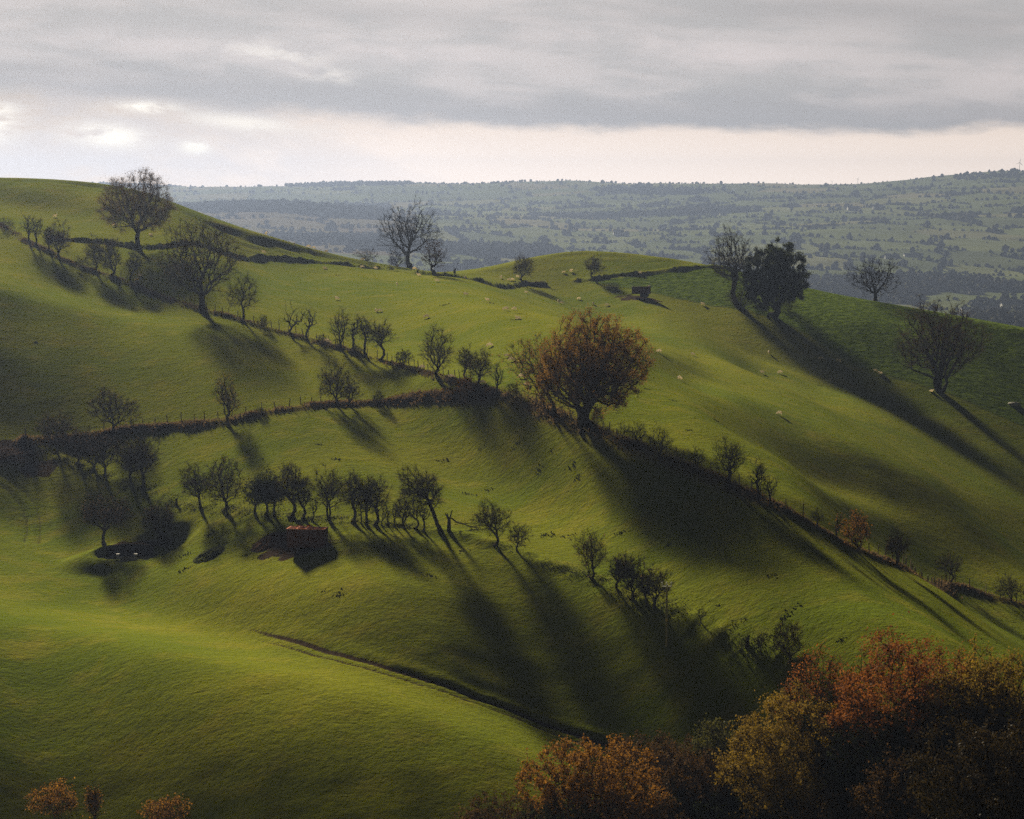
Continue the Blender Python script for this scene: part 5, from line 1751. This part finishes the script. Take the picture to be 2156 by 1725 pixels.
def house(u, v, w, d, h, rot, name, label, chim=1, roofm=None, hip=.5):
    P = cast_far(u, v)
    o = link(name, None, loc=P, rot=(0, 0, rot), label=label, cat='house' if 'house' in name else 'barn', group='pale buildings of the far valley')
    b = B().box((0, 0, h / 2), (w, d, h))
    rh = d * hip
    b.add([(-w / 2, -d / 2, h), (-w / 2, d / 2, h), (-w / 2, 0, h + rh), (w / 2, -d / 2, h), (w / 2, d / 2, h), (w / 2, 0, h + rh)], T=[(0, 2, 1), (3, 4, 5)])
    link('wall', b.mesh('wall', [M_render]), o)
    ov = .35
    b = B()
    for s in (-1, 1):
        q = [(-w / 2 - ov, s * (d / 2 + ov), h - ov * 2 * hip + .06), (w / 2 + ov, s * (d / 2 + ov), h - ov * 2 * hip + .06), (w / 2 + ov, 0, h + rh + .06), (-w / 2 - ov, 0, h + rh + .06)]
        q2 = [(x, y, z + .2) for x, y, z in q]
        b.add(q + q2, Q=[(0, 1, 2, 3), (4, 7, 6, 5), (0, 4, 5, 1), (1, 5, 6, 2), (2, 6, 7, 3), (3, 7, 4, 0)])
    rf = link('roof', b.mesh('roof', [roofm or M_roof]), o)
    for i in range(chim):
        b = B().box(((w / 2 - .6) * (1 if i == 0 else -1), 0, h + rh + .6), (.8, .8, 1.8))
        link('chimney', b.mesh('chimney', [M_render]), rf)
    wm = B().box((0, 0, 0), (1.0, .08, 1.2)).mesh('window', [M_glassdark])
    for i in range(3):
        for z in (1.5, 4.2):
            if z < h - .5 and 'house' in name:
                link('window', wm, o, loc=(-w / 3 + i * w / 3, -d / 2 - .03, z))


H_ = [
    (2141, 666, 11, 7, 6.0, .5, 'house', 'white gabled house nearest the right edge of the valley', 2),
    (2124, 664, 8, 6, 4.5, .2, 'house', 'low white house left of the gabled one at the right edge', 1),
    (2134, 648, 30, 9, 4, .1, 'barn', 'pale grey long barn behind the white gabled house', 0),
    (2067, 661, 46, 12, 4, .05, 'barn', 'longest pale barn in the valley at the right', 0),
    (2105, 663, 24, 10, 3, .05, 'barn', 'grey low barn between the longest barn and the gabled house', 0),
    (1958, 605, 16, 8, 6, .3, 'house', 'white farmhouse left in the valley village at the right', 2),
    (1968, 611, 12, 9, 5, -.4, 'house', 'pale gabled house just below the white farmhouse', 1),
    (2068, 606, 18, 9, 6, .2, 'house', 'wide pale house right in the valley village', 2),
    (2057, 620, 18, 9, 4, .05, 'barn', 'small bright-roofed barn below the wide pale house', 0),
    (2031, 619, 9, 7, 4, .5, 'house', 'tiny house left of the small bright-roofed barn', 1),
    (2003, 613, 7, 6, 4, 0, 'house', 'tiny white house midway in the valley village', 0),
    (1752, 604, 15, 8, 5, .4, 'house', 'white house just right of the dark green oak', 1),
    (1784, 605, 22, 9, 5, -.2, 'house', 'wide pale house left of the lone drooping tree', 2),
    (1712, 601, 14, 8, 5, .3, 'house', 'pale house touching the dark green oak outline', 1),
    (1802, 607, 10, 7, 5, .1, 'house', 'small white house under the left branches of the lone drooping tree', 0),
    (1657, 528, 14, 8, 5, .5, 'house', 'white farmhouse on the valley side above the dark green oak, left one', 1),
    (1674, 524, 16, 8, 5, -.5, 'house', 'white farmhouse on the valley side above the dark green oak, right one', 1),
    (1869, 546, 9, 7, 5, .2, 'house', 'small white house above the lone drooping tree', 1),
    (1923, 541, 30, 9, 3, .05, 'barn', 'thin pale barn up the valley side right of the lone tree', 0),
    (2012, 527, 9, 6, 4, .7, 'house', 'white cottage higher on the valley side at the right', 0),
    (941, 535, 10, 7, 5, .8, 'house', 'white house in the valley right of the tall bare skyline tree', 1),
    (948, 538, 14, 7, 4, 0, 'house', 'low white house beside the one right of the skyline tree', 1),
    (929, 540, 12, 7, 4, .3, 'house', 'dim house nearest the tall bare skyline tree', 1),
    (945, 572, 40, 18, 5, .05, 'barn', 'pale roofed shed in the skyline dip left of the small stump', 0),
    (970, 575, 58, 22, 5, .02, 'barn', 'longer pale roofed shed in the skyline dip right of the small stump', 0),
    (1797, 443, 26, 12, 5, .1, 'barn', 'white farm shed high on the far hillside, left one', 0),
    (1848, 441, 22, 10, 5, .2, 'house', 'white farmhouse high on the far hillside, right one', 0),
    (2041, 466, 13, 9, 6, .3, 'house', 'white farmhouse high on the hillside near the right edge', 0),
    (1457, 484, 9, 8, 5, .2, 'house', 'single white house on the middle of the far slope', 0),
    (1302, 495, 18, 8, 5, .1, 'house', 'faint white house above the green mound', 0),
    (1522, 454, 14, 8, 5, .2, 'house', 'faint white farmhouse beyond the tall bare tree on the right', 0),
]
for (u, v, w_, d_, h_, rt, nm, lb, ch) in H_:
    house(u, v, w_, d_, h_, rt, nm, lb, ch, M_shed if nm == 'barn' else None, .25 if nm == 'barn' else .5)


def turbine(u, vb, vt, label, rot, Y=6550, yaw=.3):
    rx, rz = ray(u, vb)
    x = rx * Y
    zb = float(Zbase(np.array([x]), np.array([Y]))[0])
    zt = ray(u, vt)[1] * Y
    h = zt - zb
    bl = h * .55
    o = link('wind_turbine', None, loc=(x, Y, zb), rot=(0, 0, yaw), label=label, cat='wind turbine', group='wind turbines on the far skyline')
    link('tower', B().bar((0, 0, -2), (0, 0, h), h * .035, 10, h * .020).mesh('tower', [M_turb], True), o)
    link('nacelle', B().box((0, .5, h + .4), (h * .05, h * .12, h * .05)).mesh('nacelle', [M_turb]), o)
    for k_ in range(3):
        a = rot + k_ * 2.094
        c = np.array([0, -h * .06, h + .4])
        e = c + np.array([math.sin(a), 0, math.cos(a)]) * bl
        b = B().bar(c, c * .75 + e * .25, h * .014, 6, h * .030).bar(c * .75 + e * .25, e, h * .030, 6, h * .006)
        link('blade', b.mesh('blade', [M_turb]), o)


turbine(2146, 385, 343, 'tallest white wind turbine on the skyline at the right edge', .2)
turbine(1806, 392, 377, 'small white wind turbine on the skyline above the lone drooping tree', .5)
turbine(1752, 392, 383, 'faintest smallest wind turbine left of the other small one', .9)

# ------------------------------------------------------------------ haze
x0, x1, y0, y1, z0, z1 = -2700, 2700, -40, 8300, float(ZZ.min()) - 1.0, 150
hz = B().box(((x0 + x1) / 2, (y0 + y1) / 2, (z0 + z1) / 2), (x1 - x0, y1 - y0, z1 - z0))
m, w, out = material('haze_air')
pv = w.node('ShaderNodeVolumePrincipled')
pv.inputs['Color'].default_value = HAZE_COL
pv.inputs['Density'].default_value = HAZE_D
pv.inputs['Anisotropy'].default_value = HAZE_G
w.put(out.inputs['Volume'], pv.outputs[0])
link('haze', hz.mesh('haze', [m]), kind='stuff')

# ------------------------------------------------------------------ sky
wd = bpy.data.worlds.new("World")
SC.world = wd
wd.use_nodes = True
wd.node_tree.nodes.clear()
w = N(wd.node_tree)
out = w.node('ShaderNodeOutputWorld')
bg = w.node('ShaderNodeBackground')
sky = w.node('ShaderNodeTexSky', sky_type='NISHITA')
sky.sun_disc = False
sky.sun_elevation = SUN_EL
sky.sun_rotation = SUN_AZ
sky.air_density, sky.dust_density = 1.0, 3.0
tc = w.node('ShaderNodeTexCoord').outputs['Generated']
sp_ = w.node('ShaderNodeSeparateXYZ')
w.put(sp_.inputs[0], tc)
x_, y_, z_ = sp_.outputs
az = w.m('ARCTAN2', x_, y_)
el = w.m('ARCSINE', z_)
cb_ = w.node('ShaderNodeCombineXYZ')
w.put(cb_.inputs[0], w.m('MULTIPLY', az, 1.0))
w.put(cb_.inputs[1], w.m('MULTIPLY', w.m('ADD', el, w.m('MULTIPLY', az, .055)), 3.0))
vec = cb_.outputs[0]
n1 = w.noise(vec, 7.0, 2, .5)
n2 = w.noise(vec, 38.0, 7, .60, .2)
n3 = w.noise(vec, 11.0, 6, .56, .35)
cb2 = w.node('ShaderNodeCombineXYZ')
w.put(cb2.inputs[0], az)
w.put(cb2.inputs[1], w.m('ADD', w.m('MULTIPLY', w.m('ADD', el, w.m('MULTIPLY', az, .05)), 6.5), 3.7))
n4 = w.noise(cb2.outputs[0], 13.0, 6, .55, .2)                  # long flat layers
U = w.m('ADD', w.m('MULTIPLY', az, F), CX)
Vv = w.m('SUBTRACT', HOR, w.m('MULTIPLY', el, F))


def cn(n, amp):
    return w.m('MULTIPLY', w.m('SUBTRACT', n, .5), amp)


def spot(u, v, su, sv, slope=0.0):
    a = w.m('DIVIDE', w.m('SUBTRACT', U, u), su)
    b = w.m('DIVIDE', w.m('SUBTRACT', w.m('SUBTRACT', Vv, v), w.m('MULTIPLY', w.m('SUBTRACT', U, u), slope)), sv)
    r2 = w.m('ADD', w.m('MULTIPLY', a, a), w.m('MULTIPLY', b, b))
    return w.m('POWER', 2.718, w.m('MULTIPLY', r2, -1.0))


def add(*t):
    o = t[0]
    for q in t[1:]:
        o = w.m('ADD', o, q)
    return o


edge = add(w.ss(U, 0, 1150, 203, 271), w.lin(U, 1000, 2156, 0, 8), cn(n1, 62.0), cn(n2, 52.0))
D = w.m('SUBTRACT', edge, Vv)
soft = w.lin(U, 150, 1100, 32, 17)
incl = w.ss(D, w.m('MULTIPLY', soft, -.9), soft)           # inside the cloud deck
band = w.m('MULTIPLY', incl, w.m('SUBTRACT', 1.0, w.ss(add(D, cn(n3, 90.0), cn(n4, 70.0)), 34, 92)))
lay = w.ss(add(n4, cn(n3, .8), cn(n2, .25)), .36, .64)
below = w.mix(w.ss(U, 0, 900), (.60, .475, .37), (.87, .715, .595))
below = w.mix(w.m('MULTIPLY', w.ss(add(n3, cn(n2, .4)), .40, .62), w.ss(U, 1250, 200, 0, .75)), below, (.545, .50, .49))
lw = w.ss(U, 100, 900, .84, 1.0)
deck = w.mix(lay, (.47, .455, .45), (.615, .565, .55))
lite = add(spot(360, 100, 330, 34, .05), spot(1290, 92, 230, 34, .12), spot(1590, 125, 170, 34, .1), spot(2130, 160, 120, 40), spot(900, 120, 200, 26, .1))
deck = w.mix(w.m('MULTIPLY', w.m('MULTIPLY', lite, w.lin(n2, .36, .62, .25, 1.0)), .85, clamp=True), deck, (.70, .63, .615))
darkc = add(spot(850, 42, 260, 24, .06), spot(2000, 60, 330, 46, .1), spot(1560, 30, 260, 26), spot(60, 152, 200, 14, .04), spot(640, 190, 230, 20, .06), spot(1270, 236, 210, 16, .03))
deck = w.mix(w.m('MULTIPLY', w.m('MULTIPLY', darkc, w.lin(n3, .34, .60, .35, 1.0)), .75, clamp=True), deck, (.40, .385, .385))
deck = w.mix(w.m('MULTIPLY', band, .72), deck, (.395, .385, .395))
brk_ = w.ss(add(n2, cn(n3, .5)), .36, .58)
gap = w.m('MULTIPLY', add(spot(-5, 262, 58, 44), spot(240, 290, 74, 22, .08), w.m('MULTIPLY', spot(310, 232, 60, 12), .9), w.m('MULTIPLY', spot(520, 262, 120, 16, .1), .5), spot(420, 312, 30, 14)), brk_)
gap2 = w.m('MULTIPLY', add(spot(585, 118, 90, 22, .1), spot(690, 160, 60, 14, .15)), w.ss(n2, .42, .60))
dsc = w.node('ShaderNodeVectorMath', operation='SCALE')
w.put(dsc.inputs[0], deck)
w.put(dsc.inputs['Scale'], lw)
deck = dsc.outputs[0]
bst = w.node('ShaderNodeVectorMath', operation='SCALE')
w.put(bst.inputs[0], below)
w.put(bst.inputs['Scale'], w.ss(el, math.radians(.2), math.radians(2.6), 1.85, 1.0))
c = w.mix(incl, bst.outputs[0], deck)
c = w.mix(w.m('MULTIPLY', gap, 1.3, clamp=True), c, (1.25, 1.15, .98))
c = w.mix(w.m('MULTIPLY', gap2, .9, clamp=True), c, (.84, .78, .72))
# overhead and behind the camera, out of view, sky darkened to cut fill light
aaz = w.m('ABSOLUTE', w.m('ADD', az, .1))
unseen_dim = w.m('MAXIMUM', w.ss(el, math.radians(5.0), math.radians(9)), w.ss(aaz, math.radians(18), math.radians(50)))
c = w.mix(unseen_dim, c, (SKY_UNSEEN, SKY_UNSEEN * 1.0, SKY_UNSEEN * 1.02))
c = w.mix(w.ss(z_, 0.0, -.03), c, (.05, .05, .05))
sm = w.node('ShaderNodeVectorMath', operation='SCALE')
w.put(sm.inputs[0], c)
w.put(sm.inputs['Scale'], SKY_GAIN)
mixs = w.mix(SKY_MIX, sm.outputs[0], sky.outputs[0])
w.put(bg.inputs['Color'], mixs)
bg.inputs['Strength'].default_value = .1
w.put(out.inputs[0], bg.outputs[0])

# ------------------------------------------------------------------ sun, camera, view
sl = bpy.data.lights.new('sun', 'SUN')
sl.energy = SUN_E
sl.angle = math.radians(4.0)
sl.color = (1.0, .88, .66)
so = link('sun', sl)
d_ = Vector((math.sin(SUN_AZ) * math.cos(SUN_EL), math.cos(SUN_AZ) * math.cos(SUN_EL), math.sin(SUN_EL)))
so.rotation_euler = d_.to_track_quat('Z', 'Y').to_euler()

cam = bpy.data.cameras.new('camera')
cam.sensor_width = 36
cam.lens = 36 * F / 2156
cam.clip_start, cam.clip_end = .5, 30000
co = link('camera', cam, loc=(0, 0, 0), rot=(math.pi / 2 - PITCH, 0, 0))
SC.camera = co
SC.view_settings.view_transform = 'Standard'
SC.view_settings.look = 'None'
SC.view_settings.exposure = EXPOSURE
SC.view_settings.gamma = 1.0
SC.render.engine = 'CYCLES'
SC.cycles.max_bounces = 5
SC.cycles.volume_bounces = 0
SC.cycles.use_denoising = DENOISE
